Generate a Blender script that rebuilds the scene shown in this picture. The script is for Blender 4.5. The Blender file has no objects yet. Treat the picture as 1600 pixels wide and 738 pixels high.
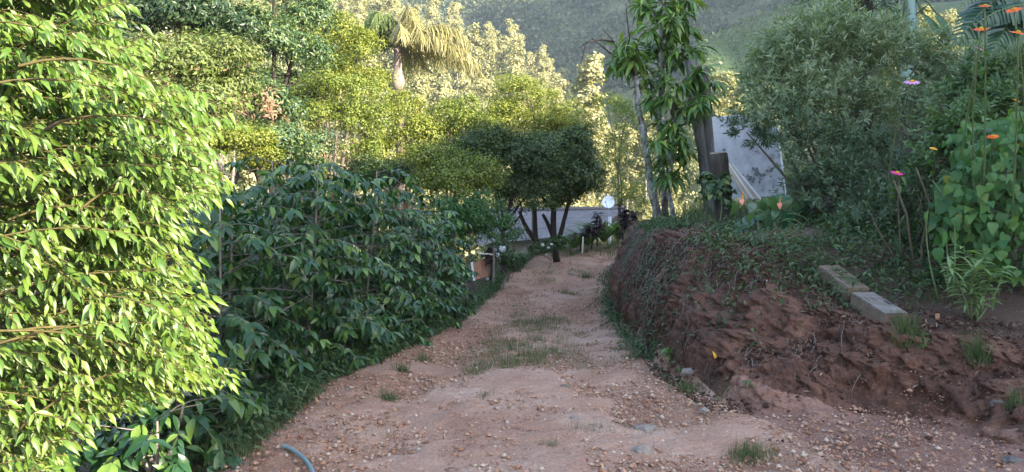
import bpy, math, random
import numpy as np
from mathutils import Matrix, Vector

# ------------------------------------------------------------------ camera, sky, sun, exposure
sc = bpy.context.scene
F = 1160.0                      # focal length in photo pixels (1600 wide)
PITCH = math.atan((369 - 310) / F)
CAM = np.array((0.0, 0.0, 1.6))
cd = bpy.data.cameras.new('camera')
cam = bpy.data.objects.new('camera', cd)
sc.collection.objects.link(cam)
cam.location = CAM
cam.rotation_euler = (math.pi / 2 - PITCH, 0, 0)
cd.sensor_width = 36
cd.lens = 36 * F / 1600
cd.clip_start = 0.05
cd.clip_end = 4000
sc.camera = cam

SUN_EL = math.radians(22)
SDX, SDY = 0.82, -0.57         # horizontal direction towards the sun
_l = math.hypot(SDX, SDY); SDX /= _l; SDY /= _l
w = bpy.data.worlds.new('World'); sc.world = w; w.use_nodes = True
nt = w.node_tree; nt.nodes.clear()
sky = nt.nodes.new('ShaderNodeTexSky'); sky.sky_type = 'NISHITA'; sky.sun_disc = False
sky.sun_elevation = SUN_EL; sky.sun_rotation = math.atan2(SDX, SDY)
bg = nt.nodes.new('ShaderNodeBackground'); bg.inputs[1].default_value = 0.14
wo = nt.nodes.new('ShaderNodeOutputWorld')
nt.links.new(sky.outputs[0], bg.inputs[0]); nt.links.new(bg.outputs[0], wo.inputs[0])
ld = bpy.data.lights.new('sun', 'SUN'); ld.energy = 5.0; ld.angle = math.radians(0.5); ld.color = (1.0, 0.89, 0.70)
sun = bpy.data.objects.new('sun', ld); sc.collection.objects.link(sun)
sun.rotation_euler = Vector((SDX * math.cos(SUN_EL), SDY * math.cos(SUN_EL), math.sin(SUN_EL))).to_track_quat('Z', 'Y').to_euler()
sc.view_settings.view_transform = 'Standard'
sc.view_settings.look = 'None'
sc.view_settings.gamma = 1
sc.view_settings.exposure = 2.68
sc.cycles.max_bounces = 8
sc.cycles.transparent_max_bounces = 8

rng = np.random.default_rng(7)
random.seed(7)
C = sc.collection


def P(px, py, Y):
    """point at world depth Y seen at photo pixel (px, py)"""
    dx, dy = (px - 800) / F, (369 - py) / F
    c, s = math.cos(PITCH), math.sin(PITCH)
    d = np.array((dx, c + dy * s, -s + dy * c))
    return CAM + d * (Y / d[1])


def proj(p):
    p = np.atleast_2d(p) - CAM
    c, s = math.cos(PITCH), math.sin(PITCH)
    f = p[:, 1] * c - p[:, 2] * s
    u = p[:, 1] * s + p[:, 2] * c
    return 800 + p[:, 0] / f * F, 369 - u / f * F, f


# ------------------------------------------------------------------ noise
def _hash(ix, iy, iz):
    h = (ix.astype(np.int64) * 374761393 + iy.astype(np.int64) * 668265263 + iz.astype(np.int64) * 2147483647) & 0xffffffff
    h = ((h ^ (h >> 13)) * 1274126177) & 0xffffffff
    h = (h ^ (h >> 16)) & 0xffffffff
    return h / 4294967295.0 * 2 - 1


def vnoise(x, y, z=0.0):
    x, y, z = np.broadcast_arrays(np.asarray(x, float), np.asarray(y, float), np.asarray(z, float))
    ix, iy, iz = np.floor(x), np.floor(y), np.floor(z)
    fx, fy, fz = x - ix, y - iy, z - iz
    fx, fy, fz = [f * f * (3 - 2 * f) for f in (fx, fy, fz)]
    r = 0
    for a in (0, 1):
        for b in (0, 1):
            for c in (0, 1):
                r = r + _hash(ix + a, iy + b, iz + c) * (fx if a else 1 - fx) * (fy if b else 1 - fy) * (fz if c else 1 - fz)
    return r


def fbm(x, y, z=0.0, oct=4):
    r, a = 0, 1.0
    for k in range(oct):
        r = r + a * vnoise(np.asarray(x) * 2 ** k + 17 * k, np.asarray(y) * 2 ** k - 9 * k, np.asarray(z) * 2 ** k + 5 * k)
        a *= 0.5
    return r


def smooth(a, b, x):
    t = np.clip((np.asarray(x, float) - a) / (b - a), 0, 1)
    return t * t * (3 - 2 * t)


def unit(v):
    return v / np.maximum(np.linalg.norm(v, axis=-1, keepdims=True), 1e-9)


# ------------------------------------------------------------------ objects
def thing(name, label, cat, loc, group=None):
    o = bpy.data.objects.new(name, None); C.objects.link(o)
    o.location = loc; o.empty_display_size = 0.2
    o['label'] = label; o['category'] = cat
    if group: o['group'] = group
    return o


def tag(o, label, cat, group=None):
    o['label'] = label; o['category'] = cat
    if group: o['group'] = group
    return o


def mesh_arr(name, V, F, M=None, smooth_=True):
    """V (n,3); F (m,k) array of equal-size faces"""
    me = bpy.data.meshes.new(name)
    V = np.ascontiguousarray(V, np.float32); F = np.ascontiguousarray(F, np.int32)
    k = F.shape[1]
    me.vertices.add(len(V)); me.vertices.foreach_set('co', V.ravel())
    me.loops.add(F.size); me.loops.foreach_set('vertex_index', F.ravel())
    me.polygons.add(len(F)); me.polygons.foreach_set('loop_start', np.arange(0, F.size, k, dtype=np.int32))
    if smooth_:
        me.polygons.foreach_set('use_smooth', np.ones(len(F), bool))
    me.update(calc_edges=True)
    if M: me.materials.append(M)
    return me


def link(name, me, parent=None, kind=None, at=None):
    o = bpy.data.objects.new(name, me); C.objects.link(o)
    if parent: o.parent = parent
    if kind: o['kind'] = kind
    if at is not None: o.location = at
    return o


def base(parent):
    b = np.zeros(3)
    while parent is not None:
        b = b + np.array(parent.location); parent = parent.parent
    return b


class Geo:
    """collects polygons (world coordinates) and links them as ONE object"""
    def __init__(s): s.v = []; s.f = []; s.n = 0
    def add(s, V, F):
        s.v.append(np.asarray(V, float)); s.f += [tuple(int(i) + s.n for i in f) for f in F]; s.n += len(V)
    def tube(s, pts, rad, k=6, cap=True):
        pts = np.asarray(pts, float); rad = np.broadcast_to(np.asarray(rad, float), (len(pts),))
        t = unit(np.gradient(pts, axis=0)); up = np.array((0, 0, 1.0)) if abs(t[0][2]) < 0.9 else np.array((1.0, 0, 0))
        a = np.arange(k) * 2 * math.pi / k; V = []
        for i in range(len(pts)):
            x = unit(np.cross(t[i], up)); y = np.cross(x, t[i])
            V.append(pts[i] + rad[i] * (np.cos(a)[:, None] * x + np.sin(a)[:, None] * y))
            up = y
        V = np.concatenate(V); n = len(pts)
        F = [(i * k + j, i * k + (j + 1) % k, (i + 1) * k + (j + 1) % k, (i + 1) * k + j) for i in range(n - 1) for j in range(k)]
        if cap: F += [tuple(range(k))[::-1], tuple((n - 1) * k + j for j in range(k))]
        s.add(V, F)
    def box(s, c, size, R=None, jit=0.0):
        V = np.array([(x, y, z) for x in (-.5, .5) for y in (-.5, .5) for z in (-.5, .5)]) * np.asarray(size)
        if jit: V = V + rng.normal(0, jit, V.shape)
        if R is not None: V = V @ np.array(R).T
        s.add(V + np.asarray(c), [(0, 1, 3, 2), (4, 6, 7, 5), (0, 4, 5, 1), (2, 3, 7, 6), (0, 2, 6, 4), (1, 5, 7, 3)])
    def link(s, name, mat, parent=None, kind=None, sm=False, bevel=0.0):
        me = bpy.data.meshes.new(name)
        V = np.concatenate(s.v) - base(parent)
        me.from_pydata(V.tolist(), [], s.f); me.materials.append(mat)
        if sm: me.polygons.foreach_set('use_smooth', np.ones(len(me.polygons), bool))
        me.update()
        o = link(name, me, parent, kind)
        if bevel:
            b = o.modifiers.new('bevel', 'BEVEL'); b.width = bevel; b.segments = 2; b.limit_method = 'ANGLE'
        return o


def curve(p0, p1, bend=(0, 0, 0), n=6):
    t = np.linspace(0, 1, n)[:, None]
    return np.asarray(p0) * (1 - t) + np.asarray(p1) * t + np.asarray(bend) * (4 * t * (1 - t))


# ------------------------------------------------------------------ materials
def new_mat(name):
    m = bpy.data.materials.new(name); m.use_nodes = True
    return m, m.node_tree, m.node_tree.nodes['Principled BSDF']


def ramp(nt, fac, stops):
    r = nt.nodes.new('ShaderNodeValToRGB')
    while len(r.color_ramp.elements) < len(stops): r.color_ramp.elements.new(0.5)
    for e, (p, c) in zip(r.color_ramp.elements, stops):
        e.position = p; e.color = (*c, 1)
    nt.links.new(fac, r.inputs[0])
    return r.outputs[0]


def leaf_mat(name, cols, rough=0.45, trans=0.3, spec=0.5, tcol=None, dead=None):
    m, nt, b = new_mat(name)
    g = nt.nodes.new('ShaderNodeNewGeometry'); oi = nt.nodes.new('ShaderNodeObjectInfo')
    ad = nt.nodes.new('ShaderNodeMath'); ad.operation = 'ADD'
    fr = nt.nodes.new('ShaderNodeMath'); fr.operation = 'FRACT'
    nt.links.new(g.outputs['Random Per Island'], ad.inputs[0]); nt.links.new(oi.outputs['Random'], ad.inputs[1])
    nt.links.new(ad.outputs[0], fr.inputs[0])
    n = len(cols); st = [(i / max(n - 1, 1) * 0.94, c) for i, c in enumerate(cols)]
    if dead: st += [(0.97, cols[-1]), (0.985, dead)]
    col = ramp(nt, fr.outputs[0], st)
    nt.links.new(col, b.inputs['Base Color'])
    b.inputs['Roughness'].default_value = rough
    b.inputs['Specular IOR Level'].default_value = spec
    tr = nt.nodes.new('ShaderNodeBsdfTranslucent'); mx = nt.nodes.new('ShaderNodeMixShader')
    mul = nt.nodes.new('ShaderNodeMix'); mul.data_type = 'RGBA'; mul.blend_type = 'MULTIPLY'; mul.inputs[0].default_value = 1
    nt.links.new(col, mul.inputs[6]); mul.inputs[7].default_value = (*(tcol or (1.5, 1.6, 0.6)), 1)
    nt.links.new(mul.outputs[2], tr.inputs[0])
    mx.inputs[0].default_value = trans
    nt.links.new(b.outputs[0], mx.inputs[1]); nt.links.new(tr.outputs[0], mx.inputs[2])
    nt.links.new(mx.outputs[0], nt.nodes['Material Output'].inputs[0])
    return m


def rough_mat(name, cols, scale=4.0, bump=0.3, rough=0.9, stretch=(1, 1, 1), fine=40.0, spec=0.2, dist=0.03):
    """mottled surface: two octaves of noise through a ramp, with a relief"""
    m, nt, b = new_mat(name)
    tc = nt.nodes.new('ShaderNodeTexCoord'); mp = nt.nodes.new('ShaderNodeMapping')
    mp.inputs['Scale'].default_value = stretch
    nt.links.new(tc.outputs['Object'], mp.inputs[0])
    n1 = nt.nodes.new('ShaderNodeTexNoise'); n1.inputs['Scale'].default_value = scale; n1.inputs['Detail'].default_value = 8; n1.inputs['Roughness'].default_value = 0.68
    n2 = nt.nodes.new('ShaderNodeTexNoise'); n2.inputs['Scale'].default_value = fine; n2.inputs['Detail'].default_value = 4
    for n in (n1, n2): nt.links.new(mp.outputs[0], n.inputs[0])
    mix = nt.nodes.new('ShaderNodeMix'); mix.inputs[0].default_value = 0.35
    nt.links.new(n1.outputs[0], mix.inputs[2]); nt.links.new(n2.outputs[0], mix.inputs[3])
    n = len(cols); st = [(0.3 + 0.4 * i / max(n - 1, 1), c) for i, c in enumerate(cols)]
    nt.links.new(ramp(nt, mix.outputs[0], st), b.inputs['Base Color'])
    bp = nt.nodes.new('ShaderNodeBump'); bp.inputs['Strength'].default_value = bump; bp.inputs['Distance'].default_value = dist
    nt.links.new(mix.outputs[0], bp.inputs['Height']); nt.links.new(bp.outputs[0], b.inputs['Normal'])
    b.inputs['Roughness'].default_value = rough; b.inputs['Specular IOR Level'].default_value = spec
    return m


M = {}
M['road'] = rough_mat('road earth', [(.135, .066, .046), (.255, .138, .094), (.335, .215, .16), (.41, .31, .25)], 1.1, .9, fine=48, dist=.03)
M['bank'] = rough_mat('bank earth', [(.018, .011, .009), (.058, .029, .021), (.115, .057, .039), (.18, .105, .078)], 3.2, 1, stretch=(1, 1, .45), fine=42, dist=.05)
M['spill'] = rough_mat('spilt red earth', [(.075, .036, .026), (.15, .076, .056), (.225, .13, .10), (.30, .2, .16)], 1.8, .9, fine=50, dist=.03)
M['soil'] = rough_mat('garden soil', [(.02, .018, .013), (.05, .034, .026), (.09, .056, .042), (.05, .052, .024)], 1.7, .8, fine=60)
M['gravel'] = leaf_mat('gravel stone', [(.17, .078, .05), (.29, .145, .09), (.37, .22, .15), (.25, .15, .11), (.33, .19, .12), (.44, .34, .27)], .9, 0, .2)
M['clod'] = leaf_mat('soil clod', [(.025, .014, .011), (.05, .027, .02), (.09, .048, .035), (.13, .08, .062)], .95, 0, .1)
M['stone'] = rough_mat('pale stone', [(.13, .10, .085), (.22, .18, .155), (.30, .25, .22)], 14, .6, fine=90)
M['stone_grey'] = rough_mat('grey stone', [(.07, .06, .055), (.12, .105, .095), (.17, .15, .14)], 14, .6, fine=90)
M['litter'] = leaf_mat('leaf litter', [(.10, .065, .045), (.2, .14, .10), (.3, .23, .18), (.13, .09, .07)], .8, .1, .2)
M['hill'] = rough_mat('hill pasture', [(.05, .065, .03), (.10, .115, .05), (.18, .17, .09)], .03, .3, fine=.3, dist=2)
M['meadow'] = rough_mat('meadow', [(.025, .05, .02), (.05, .078, .028), (.10, .115, .045)], .12, .5, fine=.9, dist=.5)
M['fore'] = leaf_mat('bright leaf', [(.046, .108, .014), (.09, .162, .022), (.15, .215, .034), (.07, .134, .018)], .42, .36, .5, (1.4, 1.45, .65))
M['coffee'] = leaf_mat('coffee leaf', [(.012, .044, .015), (.022, .068, .02), (.046, .11, .028), (.014, .048, .022), (.034, .09, .025), (.12, .20, .045)], .32, .24, .5)
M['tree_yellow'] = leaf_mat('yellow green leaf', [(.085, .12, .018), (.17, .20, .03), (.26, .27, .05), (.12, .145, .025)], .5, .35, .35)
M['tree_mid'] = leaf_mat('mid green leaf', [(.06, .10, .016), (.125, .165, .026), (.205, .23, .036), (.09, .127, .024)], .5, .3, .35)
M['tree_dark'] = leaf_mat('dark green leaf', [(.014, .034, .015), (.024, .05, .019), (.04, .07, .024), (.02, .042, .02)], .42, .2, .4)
M['tree_shade'] = leaf_mat('deep green leaf', [(.022, .045, .012), (.042, .072, .017), (.075, .11, .024), (.032, .055, .015)], .5, .25, .35)  # shade put into the leaf colour: darker green for trees standing in shade
M['tree_blue'] = leaf_mat('blue green leaf', [(.03, .068, .034), (.045, .09, .04), (.075, .125, .045), (.14, .18, .05)], .42, .22, .4)
M['tree_olive'] = leaf_mat('olive leaf', [(.06, .10, .024), (.11, .15, .036), (.18, .21, .06), (.08, .10, .03)], .48, .25, .4, dead=(.2, .12, .07))
M['dead_leaf'] = leaf_mat('dead brown leaf', [(.16, .09, .05), (.25, .16, .10), (.32, .22, .15)], .8, .2, .2)
M['round'] = leaf_mat('clipped shrub leaf', [(.018, .062, .012), (.032, .092, .018), (.055, .13, .026)], .5, .25, .35)
M['valley'] = leaf_mat('valley leaf', [(.13, .14, .06), (.22, .215, .10), (.33, .31, .16), (.40, .36, .21)], .7, .25, .2)
M['forest'] = leaf_mat('far wood leaf', [(.045, .075, .045), (.09, .12, .06), (.19, .185, .11)], .8, .2, .1)
M['mango'] = leaf_mat('lance leaf', [(.04, .10, .025), (.07, .145, .035), (.11, .2, .045), (.17, .24, .05)], .38, .25, .45)
M['shrub_grey'] = leaf_mat('grey green narrow leaf', [(.11, .155, .09), (.17, .225, .125), (.235, .295, .16), (.135, .18, .12)], .5, .25, .35)
M['shrub_dark'] = leaf_mat('dark narrow leaf', [(.035, .065, .036), (.065, .105, .052), (.095, .14, .065)], .5, .2, .35)
M['vine'] = leaf_mat('heart leaf', [(.028, .09, .026), (.045, .125, .034), (.065, .155, .04), (.09, .165, .04)], .5, .3, .35, dead=(.2, .19, .03))
M['weed'] = leaf_mat('weed leaf', [(.022, .05, .02), (.045, .085, .03), (.085, .13, .05), (.03, .06, .024)], .5, .25, .3)
M['grass'] = leaf_mat('grass blade', [(.028, .06, .022), (.05, .09, .03), (.075, .115, .045), (.14, .14, .08)], .5, .3, .3)
M['pale_shrub2'] = leaf_mat('soft green leaf', [(.05, .10, .045), (.08, .14, .06), (.12, .185, .075)], .5, .3, .3)
M['pale_shrub'] = leaf_mat('pale green lance leaf', [(.10, .17, .07), (.14, .22, .09), (.18, .26, .10)], .5, .3, .3)
M['cordy'] = leaf_mat('dark red leaf', [(.012, .006, .008), (.028, .01, .014), (.045, .014, .02)], .4, .15, .4)
M['strap'] = leaf_mat('strap leaf', [(.05, .12, .03), (.08, .16, .04), (.13, .2, .055)], .42, .25, .4)
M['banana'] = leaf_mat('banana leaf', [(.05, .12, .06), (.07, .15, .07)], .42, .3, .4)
M['banana_blue'] = leaf_mat('shaded banana leaf', [(.025, .07, .05), (.04, .09, .055)], .42, .2, .4)  # darker blue-green leaf colour of the second banana plant
M['anth'] = leaf_mat('anthurium leaf', [(.012, .055, .028), (.02, .08, .03), (.06, .12, .025), (.02, .07, .05)], .3, .15, .5)
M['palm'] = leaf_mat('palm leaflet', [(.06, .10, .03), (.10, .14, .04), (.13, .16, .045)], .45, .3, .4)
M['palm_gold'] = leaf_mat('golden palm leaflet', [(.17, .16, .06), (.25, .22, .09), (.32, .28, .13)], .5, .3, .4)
M['bark'] = rough_mat('bark', [(.05, .035, .026), (.11, .085, .065), (.2, .165, .135)], 9, .6, stretch=(1, 1, .3))
M['bark_dark'] = rough_mat('dark bark', [(.012, .01, .009), (.03, .024, .02), (.055, .045, .04)], 9, .6, stretch=(1, 1, .3))
M['bark_red'] = rough_mat('reddish bark', [(.10, .05, .03), (.2, .11, .07), (.3, .19, .12)], 9, .5, stretch=(1, 1, .3))
M['lichen'] = rough_mat('lichen bark', [(.03, .028, .025), (.075, .07, .065), (.26, .26, .25), (.46, .46, .44)], 9, .5, stretch=(1, 1, .7), fine=22)
M['twig'] = rough_mat('grey twig', [(.08, .07, .06), (.17, .15, .135), (.26, .24, .22)], 12, .3)
M['twig_red'] = rough_mat('brown twig', [(.04, .032, .012), (.08, .065, .025), (.13, .105, .045)], 12, .3)
M['stem'] = rough_mat('green stem', [(.09, .13, .06), (.15, .19, .09)], 12, .2)
M['pole'] = rough_mat('weathered pole', [(.035, .034, .034), (.09, .088, .085), (.19, .185, .18)], 6, .4, stretch=(1, 1, .15))
M['wood'] = rough_mat('weathered wood', [(.07, .058, .05), (.16, .14, .125), (.25, .235, .22)], 8, .5, stretch=(.12, 1, 1), fine=60)
M['wood_side'] = rough_mat('sawn wood side', [(.07, .05, .038), (.13, .095, .072), (.19, .145, .115)], 8, .4, stretch=(.12, 1, 1), fine=60)
M['post'] = rough_mat('dark post wood', [(.018, .015, .012), (.045, .038, .032), (.085, .075, .062)], 7, .6, stretch=(1, 1, .15))
M['post_top'] = rough_mat('cut post end', [(.2, .16, .12), (.34, .29, .23)], 20, .3)
M['slat'] = rough_mat('pale slat', [(.42, .34, .27), (.56, .48, .4)], 8, .2)
M['stake'] = rough_mat('orange stake wood', [(.3, .16, .09), (.42, .24, .15)], 10, .3)
M['board'] = rough_mat('stained white board', [(.12, .12, .125), (.33, .335, .36), (.43, .435, .46), (.48, .485, .51)], 1.9, .15, .7, fine=7)
M['mould'] = rough_mat('grey mould', [(.09, .09, .095), (.16, .16, .17)], 9, .1)
M['roof'] = rough_mat('fibre cement', [(.085, .078, .08), (.135, .125, .128), (.18, .168, .17)], 1.3, .2, .85, stretch=(1, .3, 1), fine=14)
M['wall'] = rough_mat('plaster', [(.5, .47, .42), (.62, .58, .52)], 2, .2)
M['wall_frame'] = rough_mat('painted timber', [(.09, .07, .05), (.13, .1, .08)], 4, .2)
M['white'] = rough_mat('white enamel', [(.68, .7, .75), (.76, .78, .82)], 3, .05, .4)
M['grey_metal'] = rough_mat('grey metal', [(.3, .3, .32), (.42, .42, .44)], 8, .1, .45)
M['print'] = rough_mat('grey print', [(.22, .22, .28), (.28, .28, .34)], 8, .05, .6)
M['terracotta'] = rough_mat('terracotta', [(.3, .15, .105), (.42, .23, .17)], 9, .3)
M['hose'] = rough_mat('blue grey hose', [(.13, .19, .205), (.19, .26, .28)], 20, .1, .45, spec=.5)
M['pvc'] = rough_mat('white pipe', [(.55, .5, .44), (.68, .63, .56)], 10, .1, .5)
M['orange'] = leaf_mat('orange petal', [(.75, .12, .02), (.82, .17, .03), (.7, .07, .02)], .6, .25, .2, (1, 1, 1))
M['pink'] = leaf_mat('pink petal', [(.55, .2, .5), (.65, .3, .6)], .6, .25, .2, (1, 1, 1))
M['magenta'] = leaf_mat('magenta petal', [(.55, .02, .18), (.65, .04, .22)], .6, .25, .2, (1, 1, 1))
M['yellow'] = leaf_mat('yellow petal', [(.75, .35, .03), (.8, .45, .05)], .6, .25, .2, (1, 1, 1))
M['disc'] = leaf_mat('flower disc', [(.4, .2, .02), (.55, .3, .03)], .8, .1, .2)
M['spathe'] = leaf_mat('salmon spathe', [(.65, .2, .16), (.75, .28, .22)], .35, .2, .5, (1, 1, 1))
M['white_petal'] = leaf_mat('white petal', [(.6, .6, .65), (.7, .7, .75)], .6, .25, .2, (1, 1, 1))


# ------------------------------------------------------------------ leaves
def template(wid, n=3, droop=0.25, fold=0.25, tip=1.0, wav=0.0):
    """leaf along +Y, unit length: midrib + two edges; wid(t) half width. quads as (m,4)"""
    t = np.linspace(0, 1, n + 1)
    V = []
    for k, u in enumerate(t):
        z = -droop * u * u; h = wid(u)
        zz = z + fold * h + wav * math.sin(u * 14)
        V += [(-h, u, zz), (0, u, z), (h, u, zz)]
    F = []
    for k in range(n):
        a = 3 * k; b = a + 3
        F += [(a, a + 1, b + 1, b), (a + 1, a + 2, b + 2, b + 1)]
    return np.array(V), np.array(F)


FORE = template(lambda u: .175 * math.sin(math.pi * min(1, u * 1.0) ** .75) * (1 - .3 * u) + .004, 4, .4, .4, wav=.012)
OVATE = template(lambda u: .21 * math.sin(math.pi * min(1, u * 1.0) ** .8) * (1 - .25 * u) + .004, 4, .35, .35)
COFFEE = template(lambda u: .20 * math.sin(math.pi * u ** .9) + .005, 4, .4, .3, wav=.012)
LANCE = template(lambda u: .115 * math.sin(math.pi * u ** .8) + .003, 3, .45, .3)
NARROW = template(lambda u: .11 * math.sin(math.pi * u ** .8) + .003, 2, .2, .3)
BLADE = template(lambda u: .026 * (1 - u) + .002, 3, .5, .3)
STRAP = template(lambda u: .05 * math.sin(math.pi * (.15 + .85 * u)) + .002, 5, .75, .5)
HEART = template(lambda u: .40 * (max(0, math.sin(math.pi * (u * .93 + .07) ** .55))) + .004, 5, .3, .18)
LEAFLET = template(lambda u: .19 * math.sin(math.pi * u ** .8) + .004, 2, .25, .3)
PAL = template(lambda u: .036 * (1 - u * .8), 2, .35, .2)
RHOMB = (np.array([(0, 0, 0), (.32, .5, .08), (0, 1, -.06), (-.32, .5, .08)]), np.array([(0, 1, 2, 3)]))
CLUMP = (np.array([(0, 0, 0), (.42, .45, .12), (.08, 1, -.06), (-.38, .55, .12)]), np.array([(0, 1, 2, 3)]))


def frames(d, n):
    d = unit(d); x = unit(np.cross(d, n)); n = np.cross(x, d)
    return x, d, n


def leaves_mesh(name, tmpl, pos, d, n, size, mat, off=0.0):
    V, Fc = tmpl
    x, d, n = frames(d, n)
    size = np.broadcast_to(np.asarray(size, float), (len(pos),))[:, None, None]
    W = pos[:, None] + size * (V[None, :, 0, None] * x[:, None] + V[None, :, 1, None] * d[:, None] + V[None, :, 2, None] * n[:, None])
    W = W.reshape(-1, 3) - off
    FF = (Fc[None] + (np.arange(len(pos)) * len(V))[:, None, None]).reshape(-1, Fc.shape[1])
    return mesh_arr(name, W, FF, mat)


_tm = {}


def unit_leaf(tmpl, mat):
    k = (id(tmpl), mat.name)
    if k not in _tm: _tm[k] = mesh_arr('leaf', tmpl[0], tmpl[1], mat)
    return _tm[k]


def add_leaves(parent, tmpl, pos, d, n, size, mat, single=0, name='leaf', mass='foliage'):
    """the `single` leaves nearest the camera as parts of their own, the rest as one part"""
    pos, d, n = [np.asarray(a, float) for a in (pos, d, n)]
    size = np.broadcast_to(np.asarray(size, float), (len(pos),)).copy()
    b = base(parent)
    rest = np.ones(len(pos), bool)
    if single:
        px, py, f = proj(pos)
        inn = (px > 0) & (px < 1600) & (py > 0) & (py < 738)
        score = np.where(inn, size / f, 0) * (1 + .0 * f)
        # among the leaves prefer those on the near shell of the plant
        near = np.where(inn, -f + rng.uniform(0, .25, len(f)), -1e9)
        idx = np.argsort(-near)[:single]
        idx = idx[inn[idx]]
        rest[idx] = False
        me = unit_leaf(tmpl, mat)
        x, dd, nn = frames(d[idx], n[idx])
        for j, i in enumerate(idx):
            o = bpy.data.objects.new(name, me); C.objects.link(o); o.parent = parent
            s = size[i]; q = pos[i] - b
            o.matrix_local = Matrix(((x[j][0] * s, dd[j][0] * s, nn[j][0] * s, q[0]), (x[j][1] * s, dd[j][1] * s, nn[j][1] * s, q[1]),
                                     (x[j][2] * s, dd[j][2] * s, nn[j][2] * s, q[2]), (0, 0, 0, 1)))
    if rest.any():
        return link(mass, leaves_mesh(mass, tmpl, pos[rest], d[rest], n[rest], size[rest], mat, b), parent, 'stuff')


def rnd(n, s=1.0): return rng.normal(0, s, (n, 3))


UP = np.array((0, 0, 1.0))


# ------------------------------------------------------------------ terrain
def K(*p): a = np.array(p, float); return a[:, 0], a[:, 1]


XL = K((-60, -3), (0, -2.1), (4.2, -1.75), (6.6, -1.70), (7.7, -1.45), (9.5, -1.15), (12, -.83), (14.7, -.42), (17.2, -.12), (20.2, .62), (22, 2.1), (24, 5), (27, 10), (60, 30))
XR = K((-60, 4), (0, 4), (3.0, 2.6), (4.2, 2.2), (4.9, 1.95), (5.3, 1.86), (5.65, 1.74), (6.1, 1.6), (6.8, 1.45), (8.5, 1.5), (11.4, 1.65), (14, 1.84), (16.5, 2.2), (18.5, 2.65), (20.3, 3.3), (22, 5.6), (24, 9), (27, 15), (60, 36))
ZR = K((-60, 1), (-10, .2), (0, .03), (4.2, 0), (6.6, -.05), (9, -.19), (12, -.36), (14.2, -.33), (16.5, -.25), (20, .02), (22, .18), (26, .1), (45, -2), (62, -8))
HB = K((-60, .2), (3, .2), (4.2, .3), (4.9, .45), (5.4, .58), (6.3, .72), (6.7, .85), (7.2, 1.12), (8, 1.27), (10, 1.42), (12, 1.48), (14, 1.5), (15.5, 1.3), (17, .8), (19, .25), (22, .1), (30, 0))
WB = K((-60, 3), (4.2, 3.0), (4.9, 2.7), (5.3, 2.4), (5.65, 1.6), (6.5, 1.0), (8, .75), (10, .6), (14, .62), (16, .8), (20, 1), (60, 1))


def ip(k, y): return np.interp(y, *k)


def bank_prof(t, Y):
    near = np.interp(t, [0, .12, .3, .62, .78, 1], [0, .3, .55, .68, .93, 1])
    front = np.interp(t, [0, .40, .50, .75, 1], [0, .12, .58, .80, 1]); k2 = smooth(5.25, 5.9, Y); near = front * (1 - k2) + near * k2
    far = np.interp(t, [0, .25, .7, 1], [0, .5, .93, 1])
    k = smooth(6.5, 9.5, Y)
    return near * (1 - k) + far * k


def gz(x, Y):
    """height of the ground (no fine relief)"""
    x = np.asarray(x, float); Y = np.asarray(Y, float)
    xl, xr, zr, h, wb = ip(XL, Y), ip(XR, Y), ip(ZR, Y), ip(HB, Y), ip(WB, Y)
    dl = np.maximum(xl - x, 0)
    left = -.30 * np.clip(dl - .25, 0, 6) - .06 * np.clip(dl - 6.25, 0, 60)
    t = np.clip((x - xr) / wb, 0, 1)
    r = np.maximum(x - xr - wb, 0)
    right = h * bank_prof(t, Y) + .10 * np.clip(r, 0, 1.5) + (.42 * smooth(8, 11, Y) + .2) * np.clip(r - 1.8, 0, 4.5) + .02 * np.clip(r - 6, 0, 60)
    u = np.clip((x - xl) / (xr - xl), 0, 1)
    rut = -.05 * (np.exp(-((u - .27) / .1) ** 2) + np.exp(-((u - .74) / .1) ** 2)) + .02
    rut = np.where((x > xl) & (x < xr), rut, 0.0) * smooth(0, .06, u) * smooth(0, .06, 1 - u)
    return zr + left + right + rut


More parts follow.
